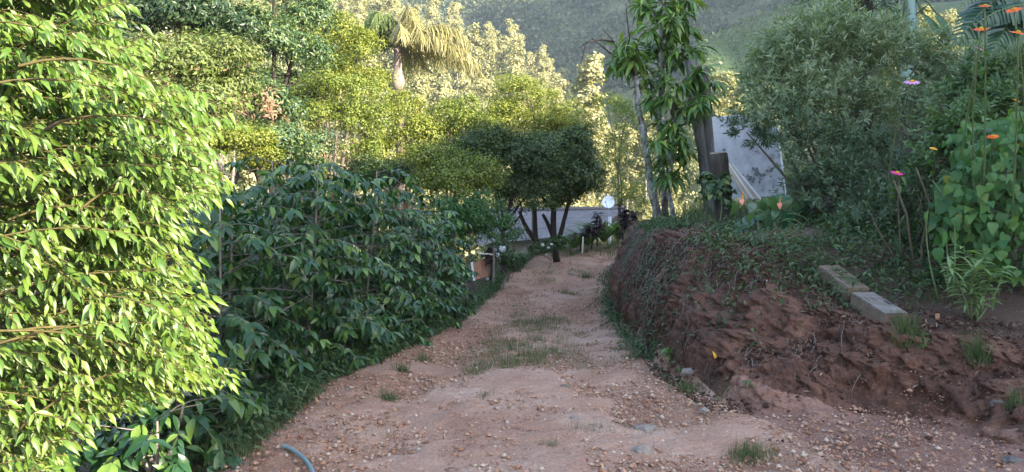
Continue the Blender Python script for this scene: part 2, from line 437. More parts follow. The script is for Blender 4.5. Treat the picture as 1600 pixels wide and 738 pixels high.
def build_terrain():
    Ys = np.unique(np.concatenate([np.linspace(-60, 0, 14), np.geomspace(1.2, 26, 520), np.linspace(4.7, 6.3, 190), np.linspace(26.6, 62, 24)]))
    nl, nr, nb, ng = 46, 120, 120, 70
    tl = np.linspace(1, 0, nl + 1); tr = np.linspace(0, 1, nr + 1); tb = np.linspace(0, 1, nb + 1); tg = np.linspace(0, 1, ng + 1)
    xl, xr, wb = ip(XL, Ys)[:, None], ip(XR, Ys)[:, None], ip(WB, Ys)[:, None]
    # soften the outline of the road and of the foot of the bank
    xl = xl + .09 * fbm(Ys[:, None] * 1.3, 3.1, 0, 3); xr = xr + .06 * fbm(Ys[:, None] * 1.7, 8.2, 0, 3)
    zones = [('ground', xl - tl[None] ** 2.4 * 62), ('road', xl + (xr - xl) * tr[None]), ('earth_bank', xr + wb * tb[None]), ('ground', xr + wb + tg[None] ** 2.2 * 62)]
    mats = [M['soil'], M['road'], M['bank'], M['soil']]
    for zi, (name, X) in enumerate(zones):
        Y = np.repeat(Ys[:, None], X.shape[1], 1); X = np.broadcast_to(X, Y.shape).copy()
        Z = gz(X, Y)
        near = smooth(1, 3, Y) * (1 - smooth(24, 40, Y))
        Z0 = .02 * fbm(X * 1.6, Y * 1.6, 0, 4) * near + .006 * fbm(X * 14, Y * 14, 3, 3) * near
        if zi == 1:
            e = smooth(0, .08, tr)[None] * smooth(0, .08, 1 - tr)[None]
            Z0 = Z0 + e * near * (.012 * np.abs(fbm(X * 9, Y * 7, 5, 3)) + .018 * fbm(X * 3.1, Y * 2.2, 9, 3))
        if zi == 3:
            Z0 = Z0 + near * .05 * fbm(X * 2.2, Y * 2.2, 4, 4) * tg[None] ** .3
        Z = Z + Z0
        if zi == 2:
            e = smooth(0, .12, tb)[None] * smooth(0, .12, 1 - tb)[None] * near
            e = e * (1 - .75 * (1 - smooth(.30, .46, tb))[None] * (1 - smooth(5.2, 5.9, Ys))[:, None])
            big = fbm(X * 1.4, Y * 1.4, Z * 1.6, 3); fl = fbm(X * 5, Y * 5, Z * 1.6, 3); fine = fbm(X * 17, Y * 17, Z * 17, 3)
            cl = np.abs(fbm(X * 8, Y * 8, Z * 8, 3)); gul = np.abs(vnoise(X * 7 + Y * 7, X * 3 - Y * 3, Z * .8)); dsp = e * (.10 * big + .05 * fl + .035 * np.abs(fine) + .07 * cl - .05 * (1 - gul) ** 3)
            X = X - dsp; Y = Y - dsp * .5; Z = Z + dsp * .35
        V = np.stack([X, Y, Z], -1).reshape(-1, 3)
        r, c = X.shape
        i = np.arange(r - 1)[:, None] * c + np.arange(c - 1)[None]
        Fc = np.stack([i, i + 1, i + c + 1, i + c], -1).reshape(-1, 4)
        if zi == 2:
            # the gentle spill of red earth at the foot of the cut is its own sheet
            tc = np.broadcast_to((tb[:-1] + tb[1:])[None] / 2, (r - 1, c - 1)); yc = np.broadcast_to((Ys[:-1] + Ys[1:])[:, None] / 2, (r - 1, c - 1))
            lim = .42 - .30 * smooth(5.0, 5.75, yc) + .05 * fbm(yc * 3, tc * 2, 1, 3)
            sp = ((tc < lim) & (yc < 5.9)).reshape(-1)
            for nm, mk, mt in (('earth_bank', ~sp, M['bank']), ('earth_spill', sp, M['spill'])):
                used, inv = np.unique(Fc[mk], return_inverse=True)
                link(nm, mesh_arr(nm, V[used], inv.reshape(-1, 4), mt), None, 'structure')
            continue
        link(name, mesh_arr(name, V, Fc, mats[zi]), None, 'structure')


build_terrain()


# ------------------------------------------------------------------ hills
def deg(px): return math.degrees(math.atan((px - 800) / F))


EA = K((-180, .02), (-90, .12), (-35, .22), (-12, .235), (-4, .205), (0, .175), (3.5, .115), (6.4, .062), (10, .035), (16, .03), (35, .03), (60, .0), (180, .02))
EC = K((-180, 0), (9, .03), (11.5, .10), (13.2, .185), (14, .207), (16, .215), (19, .226), (21.6, .232), (25, .232), (36, .22), (50, .2), (62, .1), (180, 0))
EB = K((-180, .05), (-60, .2), (-35, .30), (-12, .31), (0, .32), (5, .33), (10, .34), (20, .35), (36, .36), (60, .3), (100, .15), (180, .05))
EM = K((-180, 0), (49.5, 0), (53, .2), (56, .48), (59, .70), (62, .86), (65, .89), (70, .96), (78, .84), (90, .3), (102, 0), (180, 0))  # unseen mountain out of frame, shaped to shade the meadow and far hill


def hill_h(az, r):
    A = (ip(EA, az) + .03) * 210 * smooth(52, 210, r) * (1 - smooth(230, 330, r) * .55)
    Cc = (ip(EC, az) + .045 * smooth(11, 13, az)) * 172 * smooth(95, 172, r) * (1 - smooth(178, 260, r) * .75)
    B = (ip(EB, az) + .02) * 430 * smooth(250, 430, r)
    Mm = ip(EM, az) * np.minimum(r, 280) * (1 - smooth(420, 520, r)) * (.89 + .11 * smooth(328, 352, r)) * smooth(70, 130, r) * (.52 + .16 * smooth(145, 180, r) + .35 * smooth(195, 260, r))
    h = np.maximum(np.maximum(A, Cc), np.maximum(B, Mm))
    x, y = r * np.sin(np.radians(az)), r * np.cos(np.radians(az))
    h = h + smooth(60, 160, r) * (2.5 * fbm(x / 42, y / 42, 2, 4)) + smooth(220, 420, r) * 11 * fbm(x / 120, y / 120, 7, 4)
    return h - 7 - 14 * smooth(54, 46, r)


def build_hills():
    az = np.concatenate([np.linspace(-180, -42, 40), np.linspace(-40, 40, 260), np.linspace(42, 180, 60)])
    rr = np.concatenate([np.geomspace(46, 620, 150), np.linspace(680, 1500, 8)])
    A, R = np.meshgrid(az, rr, indexing='ij')
    Z = hill_h(A, R)
    V = np.stack([R * np.sin(np.radians(A)), R * np.cos(np.radians(A)), Z], -1).reshape(-1, 3)
    n, c = A.shape
    i = np.arange(n - 1)[:, None] * c + np.arange(c - 1)[None]
    Fc = np.stack([i, i + c, i + c + 1, i + 1], -1).reshape(-1, 4)
    # the meadow knoll is its own sheet of the same terrain
    ac = (A[:-1, :-1] + A[1:, :-1]) / 2; rc = (R[:-1, :-1] + R[:-1, 1:]) / 2
    mead = ((ac > 12.6) & (ac < 48) & (rc > 126) & (rc < 205)).reshape(-1)
    link('hill', mesh_arr('hill', V, Fc[~mead], M['hill']), None, 'structure')
    used, inv = np.unique(Fc[mead], return_inverse=True)
    link('meadow', mesh_arr('meadow', V[used], inv.reshape(-1, 4), M['meadow']), None, 'structure')


build_hills()


def add_shade_hillside():
    """the steep hillside added unseen behind the camera, its crest shaped to shade the lane"""
    H0 = K((2.1, 0), (2.45, 5.0), (6.1, 5.2), (10, 5.9), (12.2, 7.0), (13, 7.4), (15.7, 8.3), (18.6, 8.6), (25, 10), (60, 14))  # crest profile drawn from the wanted edge of shade
    s = np.concatenate([np.linspace(2.1, 3, 8), np.linspace(3.2, 60, 140)]); d = np.linspace(-14, -40, 22)
    S, D = np.meshgrid(s, d, indexing='ij')
    crest = np.interp(S, *H0) + math.tan(SUN_EL) * 18
    crest = np.where(S < 2.5, crest * np.clip((S - 2.1) / .35, 0, 1), crest)
    Z = crest * np.clip((-13.6 - D) / 4.4, 0, 1) ** .7 + .25 * fbm(S * .9, D * .9, 1, 4) * (S > 2.5)
    x = S * -SDY - D * SDX * -1 * -1; y = S * SDX + D * -SDY
    x = -SDY * S - SDX * D; y = SDX * S - SDY * D
    V = np.stack([x, y, Z + .2], -1).reshape(-1, 3)
    n, c = S.shape
    i = np.arange(n - 1)[:, None] * c + np.arange(c - 1)[None]
    link('shade_hillside', mesh_arr('shade_hillside', V, np.stack([i, i + c, i + c + 1, i + 1], -1).reshape(-1, 4), M['soil']), None, 'structure')
    # rough scrub added unseen along its crest to soften the shadow edge
    m = 9000
    ss = rng.uniform(2.5, 50, m); dd = -18 - rng.uniform(0, 5, m)
    p = np.stack([-SDY * ss - SDX * dd, SDX * ss - SDY * dd, np.interp(ss, *H0) + math.tan(SUN_EL) * 18 + rng.uniform(-.7, .35 + .5 * np.clip(fbm(ss * .7, 0, 4, 3), 0, 1), m)], -1)
    link('shade_scrub', leaves_mesh('shade_scrub', CLUMP, p, rnd(m), rnd(m), rng.uniform(.25, .5, m), M['tree_dark']), None, 'stuff')


add_shade_hillside()


# ------------------------------------------------------------------ generic tree
def clump_leaves(blobs, n, clump, leaf, shell=(.62, 1.04), per=28, up=.28, down=.2, flat=.8):
    """leaves gathered in clumps on the shells of ellipsoids [(centre, radii)]"""
    wt = np.array([b[1][0] * b[1][2] + b[1][0] * b[1][1] for b in blobs]); wt /= wt.sum()
    nc = max(6, n // per)
    bi = rng.choice(len(blobs), nc, p=wt)
    c0 = np.array([b[0] for b in blobs])[bi]; r0 = np.array([b[1] for b in blobs])[bi]
    u = unit(rnd(nc)); u[:, 2] = np.where(u[:, 2] < -.55, -u[:, 2], u[:, 2])
    cc = c0 + u * r0 * rng.uniform(*shell, (nc, 1)) * (1 + .36 * vnoise(u[:, 0] * 3 + bi, u[:, 1] * 3, u[:, 2] * 3)[:, None])
    out = unit(u / r0)
    sz = clump * rng.uniform(.6, 1.4, nc)
    ci = np.repeat(np.arange(nc), per)
    v = unit(rnd(len(ci)) + out[ci] * .5) * rng.uniform(.25, 1, (len(ci), 1)) ** .5
    v[:, 2] *= flat
    pos = cc[ci] + v * sz[ci][:, None]
    nn = unit(UP * up + out[ci] * .45 + v * .75 + rnd(len(ci), .3))
    d = unit(unit(np.cross(nn, rnd(len(ci)))) + out[ci] * .25 - UP * down)
    return pos, d, nn, rng.uniform(.7, 1.25, len(ci)) * leaf


def tree(name, label, cat, blobs, basep, mat, bark, n, clump, leaf, tmpl=RHOMB, r=.09, group=None, limbs=True, single=0, fork=.45, leafpart='crown', per=28, **kw):
    basep = np.asarray(basep, float)
    t = thing(name, label, cat, basep, group)
    B = [(P(px, py, Y), np.array((rx * Y / F, (rx + ry) / 2 * Y / F * .9, ry * Y / F))) for (px, py, Y, rx, ry) in blobs]
    top = np.mean([b[0] for b in B], 0)
    mid = basep * (1 - fork) + top * fork + np.array((rng.normal(0, .1), 0, 0))
    g = Geo(); g.tube(curve(basep - UP * .15, mid, (rng.normal(0, .06), 0, 0), 6), np.linspace(r * 1.15, r * .8, 6), 8); g.link('trunk', bark, t, sm=True)
    if limbs:
        for c, rr in B:
            for k in range(1):
                e = c + rnd(1, .35)[0] * rr
                g = Geo(); g.tube(curve(mid - UP * .05, e, rnd(1, .12)[0] + UP * .1, 6), np.linspace(r * .6, r * .14, 6), 6)
                for q in range(5):
                    a = mid + (e - mid) * rng.uniform(.35, .95); g.tube(curve(a, a + unit(rnd(1))[0] * rr * .75 + UP * .1, rnd(1, .06)[0], 4), np.linspace(r * .2, r * .05, 4), 4)
                g.link('limb', bark, t, sm=True)
    S = []
    for c, rr in B:
        for k in range(9):
            u = unit(rnd(1))[0]; u[2] = abs(u[2]) * .9 - .25 if rng.random() < .8 else u[2]
            f = rng.uniform(.28, .58)
            S.append((c + u * rr * rng.uniform(.55, 1.0), rr * f * np.array((1, 1, rng.uniform(.75, 1.15)))))
        S.append((c, rr * .62))
    pos, d, nn, s = clump_leaves(S, n, clump * .8, leaf, per=per, **kw)
    add_leaves(t, tmpl, pos, d, nn, s, mat, single, mass=leafpart)
    return t, B


def ground_at(px, Y):
    x = (px - 800) / F * Y
    return np.array((x, Y, float(gz(x, Y))))


def on_ground(px, py):
    """first point of the ground on the view ray of a pixel"""
    d = P(px, py, 1.0) - CAM
    Y = np.arange(1.5, 40, .01); q = CAM + d * Y[:, None]
    i = int(np.argmax(q[:, 2] < gz(q[:, 0], q[:, 1])))
    p = q[i].copy(); p[2] = gz(p[0], p[1]); return p


# ------------------------------------------------------------------ foreground tree, sunlit
def foreground_tree():
    sil = K((-200, 170), (0, 160), (60, 160), (95, 215), (130, 250), (155, 300), (175, 320), (215, 315), (260, 325), (330, 312), (370, 288), (430, 262), (470, 280), (510, 290), (540, 280), (575, 292), (595, 305), (630, 220), (660, 160), (700, 110), (760, 70))
    bs = np.array((-2.95, 3.7, -.75))
    t = thing('broadleaf_tree', 'big sunlit bright green tree with drooping pointed leaves filling the left edge', 'tree', bs)
    g = Geo(); g.tube(curve(bs, (-2.9, 3.7, 4.4), (.1, 0, 0), 10), np.linspace(.13, .05, 10), 8); g.link('trunk', M['bark'], t, sm=True)
    pos, d, nn, sz = [], [], [], []
    twigs = Geo()
    br = []
    for i in range(640):
        py = rng.uniform(-160, 770)
        edge = np.interp(py, *sil) - 14 + 50 * float(vnoise(py / 38, 2.7)) + 22 * float(vnoise(py / 15, 8.1))
        px = edge - (0 if i % 3 == 0 else rng.uniform(0, 1) ** 1.1 * 330) + rng.normal(0, 20)
        Y = rng.uniform(2.55, 4.1) if i % 3 else rng.uniform(2.7, 3.6)
        br.append((px, py, Y))
    for i, (px, py, Y) in enumerate(br):
        tip = P(px, py, Y)
        L = rng.uniform(.5, .85)
        dirn = unit(np.array((1, rng.normal(-.25, .4), rng.normal(-.02, .22))))
        st = tip - dirn * L
        bend = np.array((0, 0, rng.uniform(.03, .09)))
        pts = curve(st, tip, bend, 9)
        twigs.tube(pts, np.linspace(.0055, .0015, 9), 4, False)
        if i % 5 == 0:
            g = Geo(); a = np.array((-2.92, 3.7, np.clip(st[2] - .5, -.5, 4.2)))
            g.tube(curve(a, st, (0, 0, .08), 6), np.linspace(.016, .005, 6), 5); g.link('branch', M['bark'], t, sm=True)
        chains = [pts[2:]]
        for k in range(7):
            q = pts[1 + k]
            sd = unit(np.cross(dirn, UP)) * (1 if k % 2 else -1)
            e = q + unit(dirn * .8 + sd * .7 + np.array((0, 0, rng.normal(-.12, .15)))) * rng.uniform(.12, .27) * (1 - .08 * k)
            c = curve(q, e, (0, 0, .015), 5); twigs.tube(c, np.linspace(.0022, .001, 5), 3, False); chains.append(c)
        for ch in chains:
            seg = np.linalg.norm(ch[-1] - ch[0]); m = max(4, int(seg / .029))
            tt = np.linspace(.12, 1, m)
            ii = tt * (len(ch) - 1); lo = np.minimum(ii.astype(int), len(ch) - 2); fr = (ii - lo)[:, None]
            q = ch[lo] * (1 - fr) + ch[lo + 1] * fr; tg = unit(ch[lo + 1] - ch[lo])
            side = unit(np.cross(tg, UP)) * np.where(np.arange(m) % 2, 1, -1)[:, None]
            dd = unit(tg * .7 + side * .5 + np.array((0, 0, -.5)) + rnd(m, .24))
            dd[-1] = unit(tg[-1] + np.array((0, 0, -.35)))
            pos.append(q); d.append(dd)
            nn.append(unit(UP * .55 + np.array((.25, -.6, 0)) + side * .2 + rnd(m, .26))); sz.append(rng.uniform(.058, .095, m) * (.75 + .25 * math.sin(1.2 + 0 * seg)))
    twigs.link('twigs', M['twig_red'], t, 'stuff', sm=True)
    add_leaves(t, FORE, np.concatenate(pos), np.concatenate(d), np.concatenate(nn), np.concatenate(sz) * .70 * rng.uniform(.6, 1.25, sum(map(len, sz))), M['fore'], 290)


foreground_tree()


# ------------------------------------------------------------------ coffee hedge
def coffee(x, Y, top, rad, label, single, dens=.8):
    b = np.array((x, Y, float(gz(x, Y))))
    t = thing('coffee_shrub', label, 'shrub', b, 'coffee shrubs along the left edge of the lane')
    H = top - b[2]
    pos, d, nn, sz = [], [], [], []
    br = Geo()
    ns = 4
    for s in range(ns):
        a0 = s * 2 * math.pi / ns + rng.uniform(0, 1.2)
        lean = np.array((math.cos(a0), math.sin(a0), 0)) * rad * rng.uniform(.2, .5)
        hs = H * rng.uniform(.8, .99)
        st = curve(b + lean * .15, b + lean + UP * hs, lean * .12, 12)
        g = Geo(); g.tube(st, np.linspace(.022, .006, 12), 6); g.link('stem', M['twig'], t, sm=True)
        nodes = int(hs / .085 * dens)
        for k in range(nodes):
            f = .03 + .97 * (k + rng.uniform(0, 1)) / nodes
            ii = f * 11; lo = min(int(ii), 10); q = st[lo] * (1 - ii + lo) + st[lo + 1] * (ii - lo)
            az = k * 1.65 + a0
            for sg in (0, math.pi):
                an = az + sg + rng.normal(0, .25)
                L = rad * rng.uniform(.55, 1.05) * (1.05 - .55 * f ** 2.2)
                h = np.array((math.cos(an), math.sin(an), 0))
                e = q + h * L + UP * L * rng.uniform(-.3, .25)
                c = curve(q, e, UP * L * .13, 7)
                if rng.random() < (.6 if top > .5 else .15): br.tube(c, np.linspace(.005, .002, 7), 3, False)
                m = max(3, int(L / .062))
                tt = np.repeat(np.linspace(.3, 1, m), 2)
                ii2 = tt * 6; l2 = np.minimum(ii2.astype(int), 5); fr = (ii2 - l2)[:, None]
                qq = c[l2] * (1 - fr) + c[l2 + 1] * fr; tg = unit(c[l2 + 1] - c[l2])
                sd = unit(np.cross(tg, UP)) * np.where(np.arange(2 * m) % 2, 1, -1)[:, None]
                pos.append(qq); d.append(unit(tg * .5 + sd * .65 + rnd(2 * m, .3) - UP * rng.uniform(-.1, .8, (2 * m, 1))))
                nn.append(unit(UP * .9 + h * .35 + rnd(2 * m, .34))); sz.append(rng.uniform(.065, .15, 2 * m))
                w_ = 6; ua = np.arange(w_) * 1.05 + an; q6 = np.tile(c[-1], (w_, 1)); pos.append(q6); d.append(unit(np.stack([np.cos(ua), np.sin(ua), -rng.uniform(0, .6, w_)], -1) + h * .4)); nn.append(unit(UP + rnd(w_, .2))); sz.append(rng.uniform(.09, .16, w_))
    # bare grey twigs reaching out of the plant
    for k in range(22 if top > .5 else 3):
        an = rng.uniform(-2.6, .4); q = b + UP * H * rng.uniform(.15, .75)
        e = q + np.array((math.cos(an), math.sin(an), rng.uniform(-.1, .5))) * rad * rng.uniform(.7, 1.1)
        br.tube(curve(q, e, rnd(1, .05)[0], 6), np.linspace(.006, .002, 6), 4, False)
    br.link('branches', M['twig'], t, 'stuff', sm=True)
    add_leaves(t, COFFEE, np.concatenate(pos), np.concatenate(d), np.concatenate(nn), np.concatenate(sz), M['coffee'], single)


for args in [
    (-2.1, 4.3, .38, .5, 'lowest coffee shrub at the bottom edge beside the hose', 120),
    (-2.3, 4.85, .72, .62, 'low coffee shrub at the bottom left under the sunlit tree', 160),
    (-2.45, 6.1, 1.78, .85, 'tall coffee shrub half hidden behind the drooping sunlit leaves', 150),
    (-2.1, 7.3, 1.98, .85, 'dark coffee shrub with bare grey twigs near its middle', 150),
    (-1.84, 8.5, 1.97, .85, 'dense coffee shrub above the two largest grass tufts at the lane edge', 150),
    (-1.62, 9.9, 1.84, .85, 'coffee shrub before the rounded yellow-green trees, midway along the hedge', 120),
    (-1.4, 11.2, 1.5, .75, 'coffee shrub sloping down towards the round clipped bush', 100),
    (-1.35, 12.5, .95, .62, 'lowest and farthest coffee shrub, just left of the terracotta board', 80),
    (-4.1, 8.2, 2.05, .95, 'coffee shrub at the back of the hedge beside the sunlit tree', 40),
    (-3.5, 9.7, 2.0, .95, 'coffee shrub at the back of the hedge below the yellow-green bush', 40),
    (-3.0, 11.2, 1.95, .9, 'coffee shrub at the back of the hedge below the red-trunked tree', 40),
]: coffee(*args)


# ------------------------------------------------------------------ middle-distance trees
def gb(px, Y, dz=0.0):
    p = ground_at(px, Y); p[2] += dz; return p


tree('dark_tree', 'dark tree with broad leaves and a pinkish trunk at the top left', 'tree', [(225, 20, 13, 75, 45), (310, 25, 13.5, 70, 40), (190, 70, 12.5, 45, 35), (260, -70, 13, 120, 60)], gb(235, 13), M['tree_dark'], M['bark_red'], 15000, .34, .11, LEAFLET, r=.13, fork=.75)
tree('olive_tree', 'olive green tree with pale bare twigs behind the sunlit foreground tree', 'tree', [(255, 105, 11, 75, 45), (320, 100, 11.5, 70, 50), (290, 165, 11, 80, 45), (375, 150, 12, 50, 45)], gb(330, 11.5), M['tree_olive'], M['twig'], 17000, .24, .075, LEAFLET, r=.07)
tree('bluish_tree', 'tall dark blue-green tree left of the rounded yellow-green crowns', 'tree', [(395, 55, 17, 75, 60), (450, 75, 17, 55, 60), (345, 60, 16, 45, 50), (400, -40, 17, 110, 60), (480, 30, 18, 45, 45)], gb(420, 17), M['tree_blue'], M['bark_dark'], 22000, .34, .10, LEAFLET, r=.14)
tree('browning_tree', 'dark tree with clusters of dead brown leaves behind the coffee hedge', 'tree', [(425, 175, 14.5, 50, 45), (440, 230, 14.5, 55, 45), (395, 225, 14, 45, 35)], gb(430, 14.5), M['tree_blue'], M['bark'], 14000, .24, .085, LEAFLET, r=.08)
p_, d_, n_, s_ = clump_leaves([(P(412, 165, 14), (.3, .3, .35)), (P(425, 195, 14), (.3, .2, .3)), (P(345, 155, 11.3), (.28, .2, .22))], 520, .16, .12, per=26)
dl = link('dead_leaf_cluster', leaves_mesh('dead_leaf_cluster', NARROW, p_, d_, n_, s_, M['dead_leaf'], P(420, 180, 14)), None, None, P(420, 180, 14))
dl.parent = [o for o in C.objects if o.name == 'browning_tree'][0]; dl.location = Vector(P(420, 180, 14)) - dl.parent.location; dl['kind'] = 'stuff'

tree('yellow_green_shrub', 'sunlit yellow-green bush between the foreground tree and the coffee hedge', 'shrub', [(375, 222, 10.5, 48, 34), (330, 225, 10.3, 35, 30), (410, 250, 10.6, 30, 20)], gb(375, 10.8), M['tree_yellow'], M['bark'], 9000, .16, .038, r=.04)
tree('rounded_tree', 'tallest rounded yellow-green tree standing left of the palm', 'tree', [(528, 55, 26, 44, 36), (555, 88, 26, 42, 40), (490, 85, 26, 40, 45), (580, 135, 26, 28, 40), (540, 130, 26, 50, 34), (510, 120, 26, 44, 40)], gb(530, 26), M['tree_yellow'], M['bark'], 19000, .34, .085, r=.13)
tree('rounded_tree', 'rounded olive tree with exposed reddish trunks above the coffee hedge', 'tree', [(515, 152, 19, 72, 42), (560, 180, 19, 50, 42), (465, 185, 19, 40, 42), (590, 210, 19, 34, 34), (480, 230, 18.5, 34, 26), (560, 235, 18.8, 34, 26), (515, 190, 18.6, 60, 34)], gb(518, 19), M['tree_mid'], M['bark_red'], 20000, .24, .06, r=.06, fork=.5)
tree('rounded_tree', 'upright yellow-green tree directly below the palm', 'tree', [(632, 172, 20, 40, 35), (645, 215, 20, 46, 40), (612, 235, 20, 38, 34), (655, 255, 20, 36, 28), (625, 270, 19.6, 40, 22)], gb(640, 20), M['tree_yellow'], M['bark_red'], 13000, .24, .06, r=.07)
tree('rounded_tree', 'low domed tree with a sunlit right side, right of the palm', 'tree', [(700, 182, 20.5, 46, 34), (738, 205, 20.5, 48, 34), (680, 215, 20.5, 36, 32), (715, 235, 20.3, 46, 26)], gb(705, 20.5), M['tree_mid'], M['bark_red'], 14000, .24, .06, r=.07)
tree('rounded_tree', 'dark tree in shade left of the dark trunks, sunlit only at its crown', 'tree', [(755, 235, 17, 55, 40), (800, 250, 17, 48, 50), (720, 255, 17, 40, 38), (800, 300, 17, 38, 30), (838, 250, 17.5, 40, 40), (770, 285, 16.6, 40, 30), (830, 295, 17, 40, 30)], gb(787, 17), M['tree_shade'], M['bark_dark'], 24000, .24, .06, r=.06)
tree('rounded_tree', 'tall tree with a brightly sunlit top above the house roof', 'tree', [(822, 152, 22, 46, 34), (800, 185, 22, 46, 36), (855, 190, 22, 56, 36), (893, 215, 22, 46, 32), (785, 205, 22, 40, 30), (840, 220, 22, 50, 30)], gb(835, 22), M['tree_yellow'], M['bark'], 20000, .28, .065, r=.09)
tree('shaded_bush', 'bushy tree with sunlit tip above the round clipped bush', 'shrub', [(685, 254, 15.5, 40, 30), (665, 285, 15.5, 34, 32), (745, 285, 15, 44, 38), (700, 290, 15.2, 52, 38), (720, 262, 15.3, 36, 28)], gb(700, 15.3), M['tree_mid'], M['bark'], 13000, .2, .055, r=.05)
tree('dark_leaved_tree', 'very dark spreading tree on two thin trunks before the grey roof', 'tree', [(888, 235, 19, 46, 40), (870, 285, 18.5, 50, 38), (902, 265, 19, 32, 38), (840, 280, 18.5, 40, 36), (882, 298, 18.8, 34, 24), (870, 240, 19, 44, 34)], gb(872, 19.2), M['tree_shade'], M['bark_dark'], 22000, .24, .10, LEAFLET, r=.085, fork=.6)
tr = [o for o in C.objects if o.name.startswith('dark_leaved_tree')][0]
for a, b_ in (((840, 398, 18.6), (836, 318, 18.6)), ((836, 375, 18.6), (812, 330, 18.6)), ((868, 385, 19.1), (848, 335, 19)), ((871, 384, 19.15), (893, 300, 19))):
    g = Geo(); g.tube(curve(P(*a), P(*b_), (rng.normal(0, .05), 0, 0), 6), np.linspace(.07, .04, 6), 7); g.link('trunk' if a[1] > 390 else 'limb', M['bark_dark'], tr, sm=True)
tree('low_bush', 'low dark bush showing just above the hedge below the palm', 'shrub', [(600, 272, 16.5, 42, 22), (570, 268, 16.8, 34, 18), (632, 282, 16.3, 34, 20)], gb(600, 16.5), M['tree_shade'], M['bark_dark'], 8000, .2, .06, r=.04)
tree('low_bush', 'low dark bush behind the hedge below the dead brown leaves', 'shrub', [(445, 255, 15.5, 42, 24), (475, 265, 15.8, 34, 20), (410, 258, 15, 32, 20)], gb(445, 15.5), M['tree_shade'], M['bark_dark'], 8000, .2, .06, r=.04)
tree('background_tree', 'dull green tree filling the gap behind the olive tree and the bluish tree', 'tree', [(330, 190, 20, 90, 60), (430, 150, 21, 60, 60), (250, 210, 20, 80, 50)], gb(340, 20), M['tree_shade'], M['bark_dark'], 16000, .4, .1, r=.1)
tree('clipped_bush', 'bright green fine-leaved bush clipped round beside the end of the coffee hedge', 'shrub', [(730, 350, 13.2, 56, 52), (735, 340, 13.2, 50, 44), (722, 372, 13.2, 48, 40)], gb(728, 13.2), M['round'], M['bark'], 22000, .08, .036, r=.03)
tree('leafy_bush', 'ragged shaded bush at the foot of the grey roof', 'shrub', [(785, 352, 16.5, 26, 22), (800, 372, 16.5, 22, 18)], gb(790, 16.5), M['weed'], M['bark'], 1300, .2, .08, NARROW, r=.025)
tree('thin_tree', 'thin dull green tree in front of the valley wood right of the dish', 'tree', [(972, 190, 24, 36, 34), (965, 250, 24, 30, 40), (985, 300, 24, 30, 30), (955, 165, 25, 26, 24)], gb(975, 25), M['tree_mid'], M['bark'], 3800, .35, .13, NARROW, r=.06)


# ------------------------------------------------------------------ palm
def palm():
    b = ground_at(622, 33); top = P(622, 75, 33)
    PT = rough_mat('dull palm trunk', [(.07, .055, .045), (.14, .11, .09)], 6, .4)
    t = thing('palm_tree', 'tall palm with long drooping golden fronds rising behind the rounded trees', 'palm tree', b)
    g = Geo(); tp = curve(b, P(621, 140, 33), (.15, 0, 0), 12); g.tube(tp, np.linspace(.24, .2, 12) * (1 + .06 * np.sin(np.arange(12) * 2.5)), 10); g.link('trunk', PT, t, sm=True)
    g = Geo(); g.tube(curve(P(621, 142, 33), top + UP * .3, (0, 0, 0), 6), (.22, .34, .2, .17, .2, .12), 10); g.link('crownshaft', rough_mat('pale sheath', [(.2, .15, .125), (.33, .26, .23)], 3, .3, stretch=(1, 1, .3)), t, sm=True)
    for k in range(28):
        az = k * 2.4 + .3; el = rng.uniform(.15, 1.45)
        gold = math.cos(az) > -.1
        L = rng.uniform(3.0, 4.4)
        h = np.array((math.cos(az), math.sin(az) * .9, 0))
        s = np.linspace(0, 1, 14)[:, None]
        pts = top + h * L * (s * math.cos(el) * .75 + .25 * s ** .8) + UP * (L * s * math.sin(el) - L * .72 * s ** 2.4 * (.65 + .4 * math.sin(el)))
        f = thing.__call__ if False else None
        m = 52
        ii = np.linspace(1.2, 12.98, m); lo = ii.astype(int); fr = (ii - lo)[:, None]
        q = np.repeat(pts[lo] * (1 - fr) + pts[lo + 1] * fr, 2, 0); tg = np.repeat(unit(pts[lo + 1] - pts[lo]), 2, 0)
        sd = unit(np.cross(tg, UP)) * np.where(np.arange(2 * m) % 2, 1, -1)[:, None]
        dd = unit(tg * .55 + sd * .55 - UP * .55 + rnd(2 * m, .1))
        sz = .95 * np.repeat(np.sin(np.pi * np.linspace(.12, .95, m)) ** .5, 2) * rng.uniform(.85, 1.1, 2 * m)
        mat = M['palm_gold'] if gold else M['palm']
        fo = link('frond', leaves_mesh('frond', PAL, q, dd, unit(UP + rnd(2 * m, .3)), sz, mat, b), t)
        g = Geo(); g.tube(pts, np.linspace(.045, .01, 14), 5); g.link('rachis', mat, None, sm=True)
        ra = C.objects[-1]; ra.parent = fo; ra.data.transform(Matrix.Translation(-Vector(b)))


palm()


